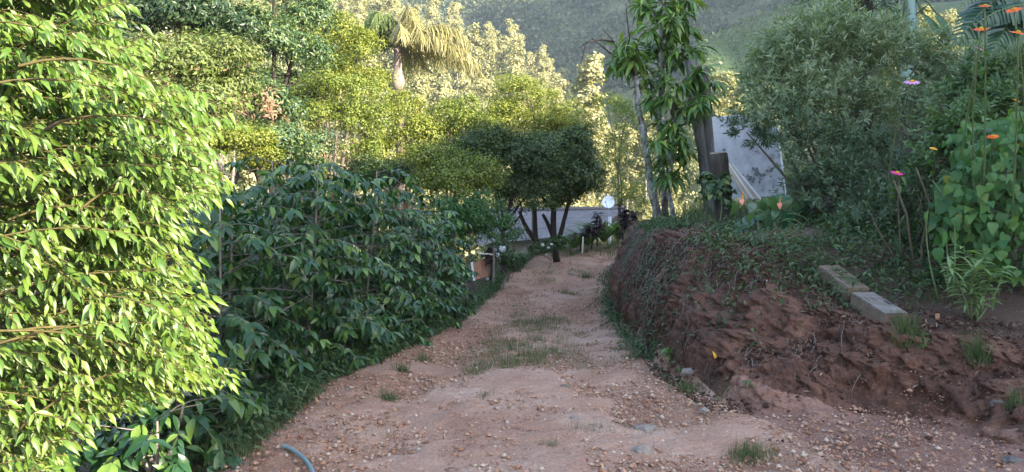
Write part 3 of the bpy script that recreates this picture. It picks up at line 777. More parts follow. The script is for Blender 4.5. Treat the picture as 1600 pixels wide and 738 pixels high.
# ------------------------------------------------------------------ valley woods
def valley():
    protos = []
    for k in range(4):
        t = thing('slender_tree', 'x', 'tree', (0, 0, 0))
        H = 13.0
        g = Geo(); g.tube(curve((0, 0, -.5), (rng.normal(0, .3), 0, H * .95), (rng.normal(0, .3), 0, 0), 8), np.linspace(.2, .04, 8), 6); g.link('trunk', M['lichen'], t, sm=True)
        bl = []
        for q in range(20):
            f = .22 + .78 * (q + rng.uniform(0, 1)) / 20
            rr = (1.0 if k < 2 else 1.45) * (1.25 - .75 * f)
            an = rng.uniform(0, 6.28)
            bl.append((np.array((math.cos(an) * rr, math.sin(an) * rr, H * f)), np.array((1, 1, .8)) * rng.uniform(.7, 1.15)))
        pos, d, nn, s = clump_leaves(bl, 4600, .5, .34, per=16)
        link('crown', leaves_mesh('crown', CLUMP, pos, d, nn, s, M['valley']), t, 'stuff')
        protos.append(t)
    spots = []
    # trees one can tell apart: nearer ones placed where the photograph shows them
    for (px, py, Y, s) in [(920, 92, 75, 1.0), (740, 45, 150, 1.3), (715, 60, 140, 1.1), (780, 60, 160, 1.2), (845, 75, 165, 1.1), (870, 120, 130, 1.0), (760, 130, 110, 1.0), (800, 110, 125, 1.0), (690, 110, 110, .9), (670, 60, 130, 1.1), (650, 130, 95, .9), (720, 150, 90, .9), (900, 160, 95, .8), (950, 200, 80, .7), (980, 210, 70, .7), (1125, 118, 60, .5), (1148, 120, 65, .5), (1100, 150, 60, .5), (1440, 15, 70, .8), (1480, 25, 75, .8), (1410, 30, 70, .8), (1380, 25, 80, .8), (1460, 60, 60, .6), (560, 30, 120, 1), (600, 20, 140, 1.1), (510, 30, 150, 1.2), (1010, 180, 70, .6), (1040, 200, 65, .6), (640, 20, 170, 1.2), (860, 180, 80, .8), (750, 190, 75, .7)]:
        spots.append((P(px, py, Y) - UP * 13 * s, s))
    n = 0
    for _ in range(3000):
        if n >= 150: break
        az, r = rng.uniform(-30, 12), rng.uniform(62, 215)
        z = float(hill_h(np.array(az), np.array(r)))
        p = np.array((r * math.sin(math.radians(az)), r * math.cos(math.radians(az)), z))
        if any(np.hypot(*(p - q)[:2]) < 3.6 for q, _s in spots): continue
        spots.append((p, rng.uniform(.65, 1.1))); n += 1
    lab = 'pale sunlit slender tree among many on the wooded valley slope'
    spec = {0: 'tall pale conical tree standing alone above the satellite dish', 1: 'tall thin-crowned tree against the far hill, right of the palm', 12: 'small golden tree between the dark spreading tree and the lance leaved trees',
            15: 'small dry golden tree just below the shaded meadow, left of two', 16: 'small dry golden tree just below the shaded meadow, right of two', 18: 'pale sunlit tree behind the banana plant, directly above its stem',
            19: 'pale sunlit tree right of the banana plant, near the top of the frame', 21: 'pale sunlit tree between the dark trunk and the banana plant'}
    for i, (p, s) in enumerate(spots):
        src = protos[i % 4]
        r = src if i < 4 else src.copy()
        if i >= 4:
            C.objects.link(r)
            for ch in src.children:
                c = ch.copy(); C.objects.link(c); c.parent = r
        r.location = p; r.rotation_euler = (0, 0, rng.uniform(0, 6.28)); r.scale = (s * rng.uniform(.85, 1.2), s * rng.uniform(.85, 1.2), s)
        r['label'] = spec.get(i, lab)
        if i not in spec: r['group'] = 'slender trees on the valley slope'
    # the rest of the wood reads as one mass
    m = 3800
    az = rng.uniform(-38, 40, m * 3); r = np.sqrt(rng.uniform(55 ** 2, 240 ** 2, m * 3))
    ok = ~((az > 12.4) & (r > 132) & (r < 215)); az, r = az[ok][:m], r[ok][:m]
    z = hill_h(az, r)
    c = np.stack([r * np.sin(np.radians(az)), r * np.cos(np.radians(az)), z], -1)
    k = 84; ci = np.repeat(np.arange(len(c)), k); v = unit(rnd(len(ci))) * rng.uniform(.3, 1, (len(ci), 1))
    sc_ = rng.uniform(1.2, 2.6, len(c))[ci]
    pos = c[ci] + v * sc_[:, None] * np.array((1, 1, 1.35)) + UP * (sc_ * 1.2)[:, None]
    link('valley_wood', leaves_mesh('valley_wood', CLUMP, pos, unit(v + rnd(len(ci), .5)), unit(v + UP * .5), rng.uniform(.32, .6, len(ci)), M['valley']), None, 'stuff')
    m = 9000
    az, r = rng.uniform(12.7, 26, m), rng.uniform(127, 188, m)
    c = np.stack([r * np.sin(np.radians(az)), r * np.cos(np.radians(az)), hill_h(az, r)], -1)
    big = np.where(rng.uniform(0, 1, m) < .03, 2.6, 1.0)
    link('meadow_grass', leaves_mesh('meadow_grass', CLUMP, c, unit(rnd(m) * (1, 1, .3) + UP * .8), unit(rnd(m)), rng.uniform(.25, .6, m) * big, M['grass']), None, 'stuff')
    m = 8500
    az = rng.uniform(-38, 40, m * 2); r = np.sqrt(rng.uniform(245 ** 2, 470 ** 2, m * 2))
    x, y = r * np.sin(np.radians(az)), r * np.cos(np.radians(az))
    ok = fbm(x / 38, y / 38, 3, 3) > -.35; az, r, x, y = [a[ok][:m] for a in (az, r, x, y)]
    c = np.stack([x, y, hill_h(az, r)], -1)
    k = 34; ci = np.repeat(np.arange(len(c)), k); v = unit(rnd(len(ci))) * rng.uniform(.4, 1, (len(ci), 1))
    sc_ = rng.uniform(1.6, 5.5, len(c))[ci]
    pos = c[ci] + v * sc_[:, None] + UP * (sc_ * .8)[:, None]
    link('hill_wood', leaves_mesh('hill_wood', CLUMP, pos, unit(v + rnd(len(ci), .5)), unit(v + UP * .5), rng.uniform(1.0, 2.4, len(ci)), M['forest']), None, 'stuff')


valley()


# ------------------------------------------------------------------ right: lance-leaved trees on the bank
def lance_trees():
    tops = {}
    b1 = P(1028, 345, 13.6); b2 = P(1040, 330, 13.9); b3 = P(1052, 350, 13.2)
    spec = [
        (b1, [(1028, 345), (1015, 270), (1002, 190), (992, 118)], 13.6, (.085, .05), 'leaning slender tree with pale lichen patches at the corner of the bank',
         [(985, 62), (970, 92), (1003, 100), (968, 75), (1010, 125), (960, 100), (992, 85), (1025, 150)]),
        (b2, [(1040, 330), (1031, 230), (1033, 120), (1035, 10)], 13.9, (.065, .035), 'tall slender tree with long lance leaves rising out of the frame over the bank',
         [(1035, 10), (1000, 8), (1060, 6), (1085, 0), (1012, 45), (1058, 50), (1082, 45), (1035, 60), (1048, 85), (1070, 95), (1092, 75), (1015, 75), (1040, 115), (1075, 20), (1055, -25), (1000, -15), (1062, 75), (1050, 30)]),
        (b3, [(1052, 350), (1046, 290), (1050, 215), (1062, 130)], 13.2, (.045, .028), 'lower tree with bright drooping lance leaves in front of the grey poles',
         [(1062, 130), (1090, 125), (1105, 150), (1045, 150), (1075, 165), (1118, 128), (1100, 105), (1035, 190), (1055, 195), (1025, 220), (1050, 235), (1075, 235), (1038, 265), (1062, 265), (1098, 160), (1030, 245), (1068, 215)]),
    ]
    for b, path, Y, (ra, rb), label, tufts in spec:
        t = thing('lance_leaved_tree', label, 'tree', b)
        pts = np.array([P(x, y, Y) for x, y in path])
        tt = np.linspace(0, 3, 14); pp = np.stack([np.interp(tt, range(4), pts[:, i]) for i in range(3)], -1) + rnd(14, .012)
        pp[0] -= UP * .1
        g = Geo(); g.tube(pp, np.linspace(ra, rb, 14) * (1 + .08 * rng.normal(0, 1, 14)), 9); g.link('trunk', M['lichen'], t, sm=True)
        pos, d, nn, sz = [], [], [], []
        for (px, py) in tufts:
            c = P(px, py, Y + rng.uniform(-.5, .5))
            i = int(np.argmin(np.linalg.norm(pp - (c - UP * .3), axis=1)))
            g = Geo(); g.tube(curve(pp[i], c, UP * .08, 6), np.linspace(rb * .5, .008, 6), 5); g.link('branch', M['bark'], t, sm=True)
            m = 34; u = unit(rnd(m)); u[:, 2] = np.abs(u[:, 2]) * .5
            u = unit(u)
            pos.append(c + u * .03 + unit(c - pp[i])[None] * rng.uniform(-.22, .05, (m, 1))); d.append(unit(u * .75 - UP * rng.uniform(0, .8, (m, 1)))); nn.append(unit(UP + rnd(m, .25))); sz.append(rng.uniform(.22, .38, m))
        add_leaves(t, LANCE, np.concatenate(pos), np.concatenate(d), np.concatenate(nn), np.concatenate(sz), M['mango'], 200)
    # dead twigs arching from the top of the leaning tree
    t = [o for o in C.objects if o.name.startswith('lance_leaved_tree')][0]
    for pl in ([(992, 118), (975, 95), (955, 60), (940, 45)], [(985, 110), (960, 88), (925, 60), (905, 75)], [(960, 66), (940, 62), (915, 68), (908, 100)], [(975, 95), (984, 60), (980, 30), (978, 5)]):
        g = Geo(); g.tube(np.array([P(x, y, 13.5) for x, y in pl]), (.02, .015, .011, .006), 5); g.link('dead_branch', M['bark_dark'], t, sm=True)


lance_trees()


def poles():
    for (a, b_, r, lab) in (((1112, 285), (1083, 122), .095, 'left of two thick grey poles leaning together beside the white board'),
                            ((1120, 290), (1100, 130), .105, 'right of two thick grey poles leaning together beside the white board')):
        g0 = P(*a, 13.3); g0[2] = gz(g0[0], g0[1])
        t = thing('leaning_pole', lab, 'pole', g0, 'grey poles leaning on the bank')
        d = unit(P(*b_, 13.6) - P(*a, 13.3))
        e = P(*b_, 13.6) + d * .3; n = 10
        g = Geo(); g.tube(curve(g0 - UP * .1, e, (0, 0, 0), n) + rnd(n, .008), r * (1 + rng.normal(0, .03, n)), 12); g.link('shaft', M['pole'], t, sm=True)
        g = Geo(); g.tube([e, e + d * .02], (r * .98, r * .9), 12); g.link('cut_end', M['post_top'], t)


poles()


def fence_post():
    b = P(1133, 362, 10.2); top = P(1122, 240, 10.2)
    t = thing('fence_post', 'thick dark wooden post with pale cut top at the rim of the bank', 'post', b)
    n = 12; g = Geo(); g.tube(curve(b - UP * .15, top, (.02, 0, 0), n) + rnd(n, .004), .115 * (1 + rng.normal(0, .04, n)), 14); g.link('shaft', M['post'], t, sm=True)
    g = Geo(); g.tube([top - UP * .01, top + UP * .012], (.108, .1), 14); g.link('cut_top', M['post_top'], t)
    p, d, n_, s = clump_leaves([(P(1128, 310, 10.05), (.13, .1, .28)), (P(1108, 300, 10.1), (.12, .1, .2))], 260, .07, .09, per=10)
    g0 = P(1120, 362, 10.05)
    v = thing('climbing_plant', 'dark creeper climbing the thick wooden post', 'plant', g0)
    g = Geo(); g.tube(curve(g0, P(1122, 285, 10.0), (.05, -.03, 0), 6), .008, 5); g.link('stem', M['stem'], v)
    add_leaves(v, HEART, p, d, n_, s, M['tree_blue'], 30)


fence_post()


def white_board():
    Y = 11.6
    c = [P(1113, 184, Y + .35), P(1196, 176, Y + .35), P(1213, 196, Y + .32), P(1226, 306, Y), P(1124, 312, Y)]
    t = thing('white_board', 'large stained white board leaning behind the post and shrubs', 'board', (c[3] + c[4]) / 2)
    n = np.array((.05, .05, 0)) * 0 + np.array((0, .035, .01))
    V = np.array(c + [p + n for p in c]); k = 5
    g = Geo(); g.add(V, [(0, 4, 3, 2, 1), (5, 6, 7, 8, 9)] + [(i, (i + 1) % k, (i + 1) % k + k, i + k) for i in range(k)]); g.link('panel', M['board'], t, bevel=.004)
    g = Geo(); e0, e1 = P(1215, 200, Y + .28), P(1228, 306, Y - .03); g.tube([e0, e1], .014, 6); g.link('edge_trim', M['white'], t)
    pos, d, nn, sz = [], [], [], []
    # dark mould blotches as thin flakes on the face
    g = Geo()
    for (px, py, s) in [(1180, 270, 9), (1192, 276, 7), (1172, 280, 7), (1130, 236, 4), (1212, 258, 4), (1185, 240, 3), (1150, 205, 3), (1200, 268, 5), (1166, 274, 5), (1178, 284, 6)]:
        for q in range(5):
            x, y = px + rng.normal(0, s * .6), py + rng.normal(0, s * .45)
            f = (306 - y) / 125; ctr = P(x, y, Y + .35 * f - .012 - rng.uniform(0, .004)); k = 9; a = np.arange(k) * 2 * math.pi / k
            r = s * .42 * rng.uniform(.3, 1.2, k) / F * Y
            ring = ctr + np.stack([np.cos(a) * r, .26 * np.sin(a) * r * 0 + .3 * np.sin(a) * r, np.sin(a) * r], -1)
            g.add(ring, [tuple(range(k))])
    g.link('mould_patch', M['mould'], t, 'stuff')


white_board()


def slats():
    t = thing('slat_bundle', 'bundle of long thin pale slats leaning against the white board', 'slats', P(1160, 312, 10.8))
    for i in range(6):
        a = P(1131 + i * 2.4, 252 + i * 1.0, 11.0 + i * .02); b_ = P(1168 + i * 4.2, 312 + i * .2, 10.7 + i * .02)
        d = unit(b_ - a); x = unit(np.cross(d, (0, -1, .3))); nrm = np.cross(x, d)
        L = np.linalg.norm(b_ - a); g = Geo()
        R = np.stack([x, d, nrm], 1)
        g.box((a + b_) / 2, (.022, L, .05), R)
        g.link('wooden_slat', M['slat'] if i % 3 != 2 else M['white'], t, bevel=.002)


slats()


# ------------------------------------------------------------------ right: shrubs and garden
def narrow_shrub(label, blobs, Y0px, mat, n, leaf, single=0, clump=.2, nst=7, grp='grey-green shrubs on the bank', tmpl=NARROW, **kw):
    px, Y = Y0px
    b = ground_at(px, Y)
    B = [(P(x, y, yy), np.array((rx * yy / F, (rx + ry) / 2 * yy / F * .8, ry * yy / F))) for (x, y, yy, rx, ry) in blobs]
    t = thing('narrow_leaved_shrub', label, 'shrub', b, grp)
    for k in range(nst):
        c, r = B[k % min(3, len(B))]
        e = c + rnd(1, .4)[0] * r
        g = Geo(); g.tube(curve(b + rnd(1, .08)[0] * (1, 1, 0), e, rnd(1, .1)[0], 7), np.linspace(.03, .008, 7), 5); g.link('stem', M['bark'], t, sm=True)
    # upright feathery shoots carrying the leaves in rows
    wt = np.array([r[0] * r[2] for c, r in B]); wt /= wt.sum()
    ns = n // 22
    bi = rng.choice(len(B), ns, p=wt)
    c = np.array([B[i][0] for i in bi]); r = np.array([B[i][1] for i in bi])
    u = unit(rnd(ns)); u[:, 2] = np.where(u[:, 2] < -.6, -u[:, 2], u[:, 2])
    q = c + u * r * rng.uniform(.45, 1.0, (ns, 1))
    sd = unit(UP * .75 + u * .6 + rnd(ns, .35)); L = rng.uniform(.14, .32, ns) * leaf / .075
    si = np.repeat(np.arange(ns), 22); f = rng.uniform(0, 1, len(si))[:, None]
    v = unit(np.cross(sd[si], rnd(len(si))))
    pos = q[si] + sd[si] * L[si][:, None] * f
    add_leaves(t, tmpl, pos, unit(v * .8 + sd[si] * (.3 + .6 * f)), unit(sd[si] + rnd(len(si), .3)), rng.uniform(.7, 1.25, len(si)) * leaf, mat, single)
    g = Geo()
    for k in range(0, ns, 3): g.tube([q[k], q[k] + sd[k] * L[k]], (.004, .002), 3, False)
    g.link('twigs', M['stem'], t, 'stuff')
    return t


narrow_shrub('large feathery grey-green shrub overhanging the white board', [(1235, 130, 9.8, 62, 75), (1270, 80, 10, 60, 50), (1255, 170, 9.7, 44, 40), (1203, 122, 10, 34, 40), (1195, 185, 9.6, 30, 28), (1165, 155, 10.2, 22, 20), (1215, 180, 9.7, 30, 34)], (1315, 9.8), M['shrub_grey'], 13000, .085, 150)
narrow_shrub('tall feathery grey-green shrub below the dark trunk', [(1335, 110, 10.2, 60, 70), (1300, 60, 10.4, 50, 40), (1375, 80, 10.4, 45, 40), (1340, 190, 9.8, 60, 60)], (1335, 10), M['shrub_grey'], 12000, .085, 60)
narrow_shrub('grey-green shrub below the banana plant', [(1425, 110, 10.8, 50, 40), (1470, 135, 10.8, 45, 40), (1410, 180, 10.4, 45, 40), (1450, 90, 11, 40, 30)], (1430, 10.6), M['shrub_grey'], 8000, .085)
narrow_shrub('dark dense shrub behind the anthurium, at the rim of the bank', [(1275, 250, 9, 55, 60), (1310, 310, 8.6, 60, 55), (1255, 320, 9, 30, 40), (1360, 270, 9, 50, 60), (1240, 210, 9.2, 30, 40)], (1300, 9), M['shrub_dark'], 13000, .07, 60)
narrow_shrub('dark straggling shrub behind the bare woody stems', [(1385, 350, 7.8, 50, 50), (1420, 300, 8.2, 45, 50), (1345, 370, 7.8, 40, 30)], (1390, 7.9), M['shrub_dark'], 5200, .07, 0)
narrow_shrub('shrub of small leaves before the brown terrace', [(1510, 180, 9.5, 55, 40), (1565, 150, 9.5, 50, 40), (1475, 200, 9.2, 40, 40), (1500, 120, 10.5, 60, 30)], (1520, 9.5), M['shrub_grey'], 6000, .085, 0)
# the sprig hanging over the white board
narrow_shrub('low dark sprays of narrow leaves hanging before the white board', [(1165, 205, 10.6, 26, 14), (1190, 225, 10.4, 20, 16), (1150, 195, 10.7, 14, 8)], (1260, 10.4), M['shrub_dark'], 1200, .09, 40, nst=1)


narrow_shrub('leafy mass of flowering stems behind the heart leaved plant', [(1500, 235, 7.6, 52, 48), (1560, 195, 7.9, 52, 45), (1470, 275, 7.6, 38, 40), (1595, 150, 8.2, 40, 50), (1530, 150, 8.4, 45, 34)], (1520, 7.8), M['pale_shrub2'], 9000, .075, 60, tmpl=LEAFLET)
narrow_shrub('low leafy shrub at the foot of the woody stems', [(1440, 400, 7.2, 42, 34), (1400, 415, 7.3, 40, 26), (1480, 420, 7.0, 34, 30), (1350, 395, 7.9, 40, 24)], (1430, 7.2), M['weed'], 4500, .075, 60, tmpl=LEAFLET)


def vine_mass():
    b = ground_at(1560, 6.4)
    t = thing('heart_leaved_plant', 'tall leafy plant with bright heart shaped leaves at the right edge', 'plant', b)
    pos, d, nn, sz = [], [], [], []
    m = 1200
    B = [(1545, 300, 6.3, 62, 90), (1590, 250, 6.3, 50, 80), (1500, 330, 6.5, 40, 60), (1600, 380, 6.1, 60, 70), (1550, 225, 6.7, 70, 45)]
    for i in range(m):
        px, py, Y, rx, ry = B[i % 5]
        u = unit(rnd(1))[0]
        c = P(px, py, Y); q = c + u * np.array((rx, (rx + ry) / 2, ry)) * Y / F * rng.uniform(.6, 1)
        pos.append(q); d.append(unit(np.array((u[0] * .5, u[1] * .5 - .25, -.75)) + rnd(1, .3)[0])); nn.append(unit(np.array((0, -.75, .7)) + u * .4 + rnd(1, .3)[0])); sz.append(rng.uniform(.05, .12))
    for k in range(9):
        px, py, Y, rx, ry = B[k % 5]
        g = Geo(); g.tube(curve(b + rnd(1, .12)[0] * (1, 1, 0), P(px + rng.normal(0, rx * .5), py - ry * rng.uniform(0, 1), Y), rnd(1, .08)[0], 7), np.linspace(.012, .005, 7), 5); g.link('stem', M['stem'], t, sm=True)
    add_leaves(t, HEART, pos, d, nn, sz, M['vine'], 260)


vine_mass()


def single_leaves(name, label, cat, spots, mat, tmpl, base_px, stem_mat=None):
    b = ground_at(*base_px)
    t = thing(name, label, cat, b)
    pos = np.array([P(x, y, Y) for x, y, Y, s, a in spots]); sz = np.array([s for *_, s, a in spots])
    d = np.array([(math.sin(a), -.25, -math.cos(a)) for *_, a in spots]); nn = np.tile(np.array((0, -.75, .6)), (len(spots), 1)) + rnd(len(spots), .45)
    for p in pos:
        g = Geo(); g.tube(curve(b + rnd(1, .04)[0] * (1, 1, 0), p, UP * .1 + rnd(1, .04)[0], 6), np.linspace(.008, .004, 6), 5); g.link('stem', stem_mat or M['stem'], t, sm=True)
    add_leaves(t, tmpl, pos, d, nn, sz, mat, len(spots))
    return t, b


single_leaves('heart_leaved_seedling', 'lone bright heart leaves hanging among the bare woody stems', 'plant', [(1474, 362, 5.9, .14, .1), (1467, 388, 5.85, .13, -.2), (1490, 340, 6.1, .12, .4), (1450, 330, 6.1, .1, -.5)], M['vine'], HEART, (1490, 6.1))


def woody_stems():
    b = ground_at(1432, 6.9)
    t = thing('woody_plant', 'old woody plant with bare grey forked stems beside the heart leaved plant', 'plant', b)
    for pl, r in (([(1432, 455), (1425, 390), (1412, 330), (1392, 285)], .02), ([(1440, 455), (1445, 380), (1448, 320), (1440, 260)], .02), ([(1420, 458), (1395, 400), (1370, 345), (1362, 330)], .016), ([(1450, 455), (1462, 400), (1470, 350), (1478, 300)], .014),
                  ([(1425, 390), (1438, 350), (1442, 330), (1436, 300)], .012), ([(1412, 455), (1408, 380), (1405, 320), (1402, 275)], .012), ([(1405, 440), (1385, 410), (1372, 395), (1365, 380)], .015), ([(1440, 420), (1462, 390), (1475, 365), (1480, 345)], .01)):
        g = Geo(); pts = np.array([P(x, y, 6.9 - .1 * i) for i, (x, y) in enumerate(pl)]); g.tube(pts + rnd(4, .02), np.array((1, .9, .75, .5)) * r * .62, 6); g.link('stem', M['bark'], t, sm=True)


woody_stems()

FL = [  # px, py, Y, size px, colour, tilt
    (1539, 9, 5.2, 17, 'orange', 'topmost orange daisy-like flower, left of its neighbour at the frame corner'), (1584, 15, 5.2, 22, 'orange', 'orange daisy-like flower in the top right corner, upper of two'),
    (1533, 45, 5.4, 22, 'orange', 'orange daisy-like flower in front of the dark banana leaf, above the small pink one'), (1591, 51, 5.0, 24, 'orange', 'red-orange daisy-like flower at the right frame edge, lower of two'),
    (1530, 76, 5.6, 17, 'pink', 'small mauve flower just below an orange one'), (1425, 128, 6.2, 23, 'pink', 'mauve pink flower standing alone before the feathery shrub'),
    (1402, 270, 6.6, 19, 'magenta', 'magenta flower on a bare stem over the dark shrub'), (1551, 213, 5.9, 17, 'orange', 'small orange flower just above the heart shaped leaves'),
    (1588, 157, 5.6, 14, 'yellow', 'yellow-orange button flower near the right edge'), (1459, 232, 6.4, 13, 'yellow', 'small withered yellow flower left of the heart shaped leaves'),
]


def flowers():
    for (px, py, Y, s, col, lab) in FL:
        b = ground_at(px + rng.uniform(-30, 10), Y + 1.5); h = P(px, py, Y)
        t = thing('tall_flower', lab, 'flower', b, 'tall flowers in the right hand garden')
        g = Geo(); g.tube(curve(b, h - UP * .01, (rng.normal(0, .08), .05, 0), 10), np.linspace(.008, .005, 10), 6); g.link('stem', M['stem'], t, sm=True)
        r = s / 2 / F * Y
        ax = unit(np.array((rng.normal(0, .25), -.35, .85))); x = unit(np.cross(ax, (1, .2, 0))); y = np.cross(ax, x)
        PET = template(lambda u: .26 * math.sin(math.pi * (.1 + .8 * u)), 3, .22, -.15)
        for k in range(11):
            a = k * 2 * math.pi / 11
            d = np.cos(a) * x + np.sin(a) * y
            me = leaves_mesh('petal', PET, np.array([h + d * r * .22]), np.array([d + ax * .12]), np.array([ax]), [r * rng.uniform(.75, .88)], M[col], base(t))
            link('petal', me, t)
        g = Geo()
        for q, rr in ((0, .34), (.12, .26)): pass
        g.tube([h - ax * .1 * r, h + ax * .12 * r, h + ax * .26 * r], (r * .3, r * .34, r * .12), 9); g.link('flower_disc', M['disc'] if col != 'yellow' else M['yellow'], t, sm=True)
        pos = np.array([b + (h - b) * f for f in np.linspace(.3, .93, 11)]); m = len(pos)
        add_leaves(t, OVATE, pos, unit(rnd(m) * (1, 1, .4)), np.tile(UP, (m, 1)), rng.uniform(.05, .11, m), M['vine'], 11)


flowers()


def anthurium():
    spots = [(1197, 330, 8.7, 0.26, .1), (1208, 355, 8.6, 0.24, -.2), (1188, 358, 8.6, 0.22, .3), (1230, 330, 8.7, 0.30, .15), (1240, 352, 8.6, 0.26, .4), (1225, 305, 8.9, 0.30, -.1), (1245, 310, 8.9, 0.28, .5), (1172, 340, 8.7, 0.22, -.5), (1200, 310, 8.8, 0.25, -.4), (1180, 318, 8.8, 0.22, -.6), (1152, 372, 8.3, 0.24, .1), (1148, 318, 8.8, 0.20, -.2), (1252, 375, 8.4, 0.24, .9), (1268, 368, 8.4, 0.22, 1.2), (1160, 350, 8.7, 0.20, -.9), (1215, 375, 8.4, 0.18, .6)]
    spots = [(x, y, Y, sz * .82, a) for x, y, Y, sz, a in spots] + [(rng.uniform(1165, 1272), rng.uniform(308, 385), rng.uniform(8.5, 9.0), rng.uniform(.12, .2), rng.normal(0, .8)) for _ in range(30)]
    t, b = single_leaves('anthurium', 'glossy broad leaved plant with two salmon pink spathes beside the post', 'plant', spots, M['anth'], HEART, (1205, 8.8))
    for px, py in ((1158, 318), (1217, 324)):
        p = P(px, py, 8.45)
        g = Geo(); g.tube(curve(b, p, (0, 0, .05), 6), .005, 5); g.link('flower_stalk', M['stem'], t)
        f = link('spathe', leaves_mesh('spathe', HEART, np.array([p + UP * .05]), np.array([(.15, -.35, -.9)]), np.array([(0, -.9, .4)]), [.075], M['spathe'], base(t)), t)
        g = Geo(); g.tube([p + np.array((0, -.02, .05)), p + np.array((0, -.06, .12))], (.009, .005), 6); s = g.link('spadix', M['yellow'], None); s.parent = f; s.data.transform(Matrix.Translation(-Vector(base(t))))


anthurium()


def banana():
    def plant(b, top, label, lv, mat, r):
        t = thing('banana_plant', label, 'banana plant', b)
        g = Geo(); g.tube(curve(b, top, (.05, 0, 0), 8), np.linspace(r * 1.1, r * .7, 8), 12); g.link('stem', rough_mat('banana stem', [(.2, .3, .27), (.32, .42, .38)], 3, .2, .5, stretch=(1, 1, .2)), t, sm=True)
        for (px, py, Y, tx, ty, L) in lv:
            a = P(px, py, Y); e = P(tx, ty, Y - .2)
            d = e - a
            Lf = np.linalg.norm(d); rib = curve(a, e, UP * Lf * .12, 22); m = 20
            q = np.repeat(rib[1:21], 2, 0); tg = np.repeat(unit(rib[2:22] - rib[0:20]), 2, 0)
            nf = unit(np.array((.1, -.7, .7))); sd = unit(np.cross(tg, nf)) * np.where(np.arange(2 * m) % 2, 1, -1)[:, None]
            wl = Lf * .21 * np.repeat(np.sin(np.pi * np.linspace(.08, .97, m) ** .8) ** .6, 2) * rng.uniform(.85, 1.1, 2 * m)
            STR = template(lambda u: Lf * .034 / max(.01, Lf * .2) * (1 - .55 * u ** 3), 3, .3, .05)
            link('leaf', leaves_mesh('leaf', STR, q, unit(sd + tg * .35 - UP * .25 + rnd(2 * m, .05)), nf + rnd(2 * m, .12), wl, mat, b), t)
            g = Geo(); g.tube(rib, np.linspace(.018, .005, 22), 5); g.link('midrib', M['stem'], t, sm=True)
            g = Geo(); g.tube(curve(top - UP * .3, a, UP * .1, 5), np.linspace(.035, .02, 5), 6); g.link('leaf_stalk', M['stem'], t, sm=True)
    b = ground_at(1412, 14.5)
    plant(b, P(1419, -40, 14.5), 'banana plant with a pale blue-green stem behind the feathery shrubs', [(1408, 62, 14.4, 1398, 4, 1), (1420, 45, 14.4, 1396, 80, 1), (1442, 22, 14.3, 1478, 62, 1), (1430, 25, 14.4, 1452, 8, 1), (1462, 20, 14.2, 1497, 70, 1), (1410, 60, 14.3, 1432, 96, 1)], M['banana'], .16)
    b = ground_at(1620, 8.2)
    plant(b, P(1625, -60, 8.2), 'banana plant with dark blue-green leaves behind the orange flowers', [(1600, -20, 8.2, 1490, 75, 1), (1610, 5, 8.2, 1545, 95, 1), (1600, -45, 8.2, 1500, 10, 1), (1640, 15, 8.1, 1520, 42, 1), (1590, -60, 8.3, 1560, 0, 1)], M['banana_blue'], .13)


banana()


def dark_trunk():
    b = ground_at(1343, 14.5)
    t = thing('dark_trunk_tree', 'dark tree trunk with bluish leaves above the feathery shrubs', 'tree', b)
    g = Geo(); g.tube(curve(b, P(1343, -120, 14.5), (.05, 0, 0), 10) + rnd(10, .01), np.linspace(.2, .16, 10), 10); g.link('trunk', M['bark_dark'], t, sm=True)
    pos, d, nn, s = clump_leaves([(P(1375, 20, 14.5), (.35, .3, .3)), (P(1300, -20, 14.5), (.7, .4, .35)), (P(1270, 12, 14.2), (.3, .3, .2)), (P(1360, -60, 14.5), (1.2, .8, .5))], 1500, .2, .17, per=16)
    add_leaves(t, NARROW, pos, d, nn, s, M['shrub_dark'], 0, mass='crown')


dark_trunk()

# pale lance-leaved young shrub and other small plants on the ledge
def young_shrub(name, label, px, py, Y, hpx, wpx, mat, n, leaf, tmpl=LANCE, stems=5):
    b = P(px, py, Y); b[2] = gz(b[0], b[1])
    t = thing(name, label, 'plant', b)
    pos, d, nn = [], [], []
    for k in range(stems):
        e = P(px + rng.uniform(-.6, .6) * wpx, py - hpx * rng.uniform(.6, 1), Y + rng.normal(0, .12))
        c = curve(b + rnd(1, .03)[0] * (1, 1, 0), e, rnd(1, .03)[0], 8)
        g = Geo(); g.tube(c, np.linspace(.007, .003, 8), 5); g.link('stem', M['stem'], t, sm=True)
        m = n // stems; f = rng.uniform(.25, 1, m) * 7; lo = np.minimum(f.astype(int), 6); fr = (f - lo)[:, None]
        q = c[lo] * (1 - fr) + c[lo + 1] * fr; u = unit(rnd(m) * (1, 1, .3))
        pos.append(q); d.append(unit(u * .8 + UP * .25)); nn.append(unit(UP + rnd(m, .2)))
    add_leaves(t, tmpl, np.concatenate(pos), np.concatenate(d), np.concatenate(nn), rng.uniform(.7, 1.2, sum(map(len, pos))) * leaf, mat, 60)


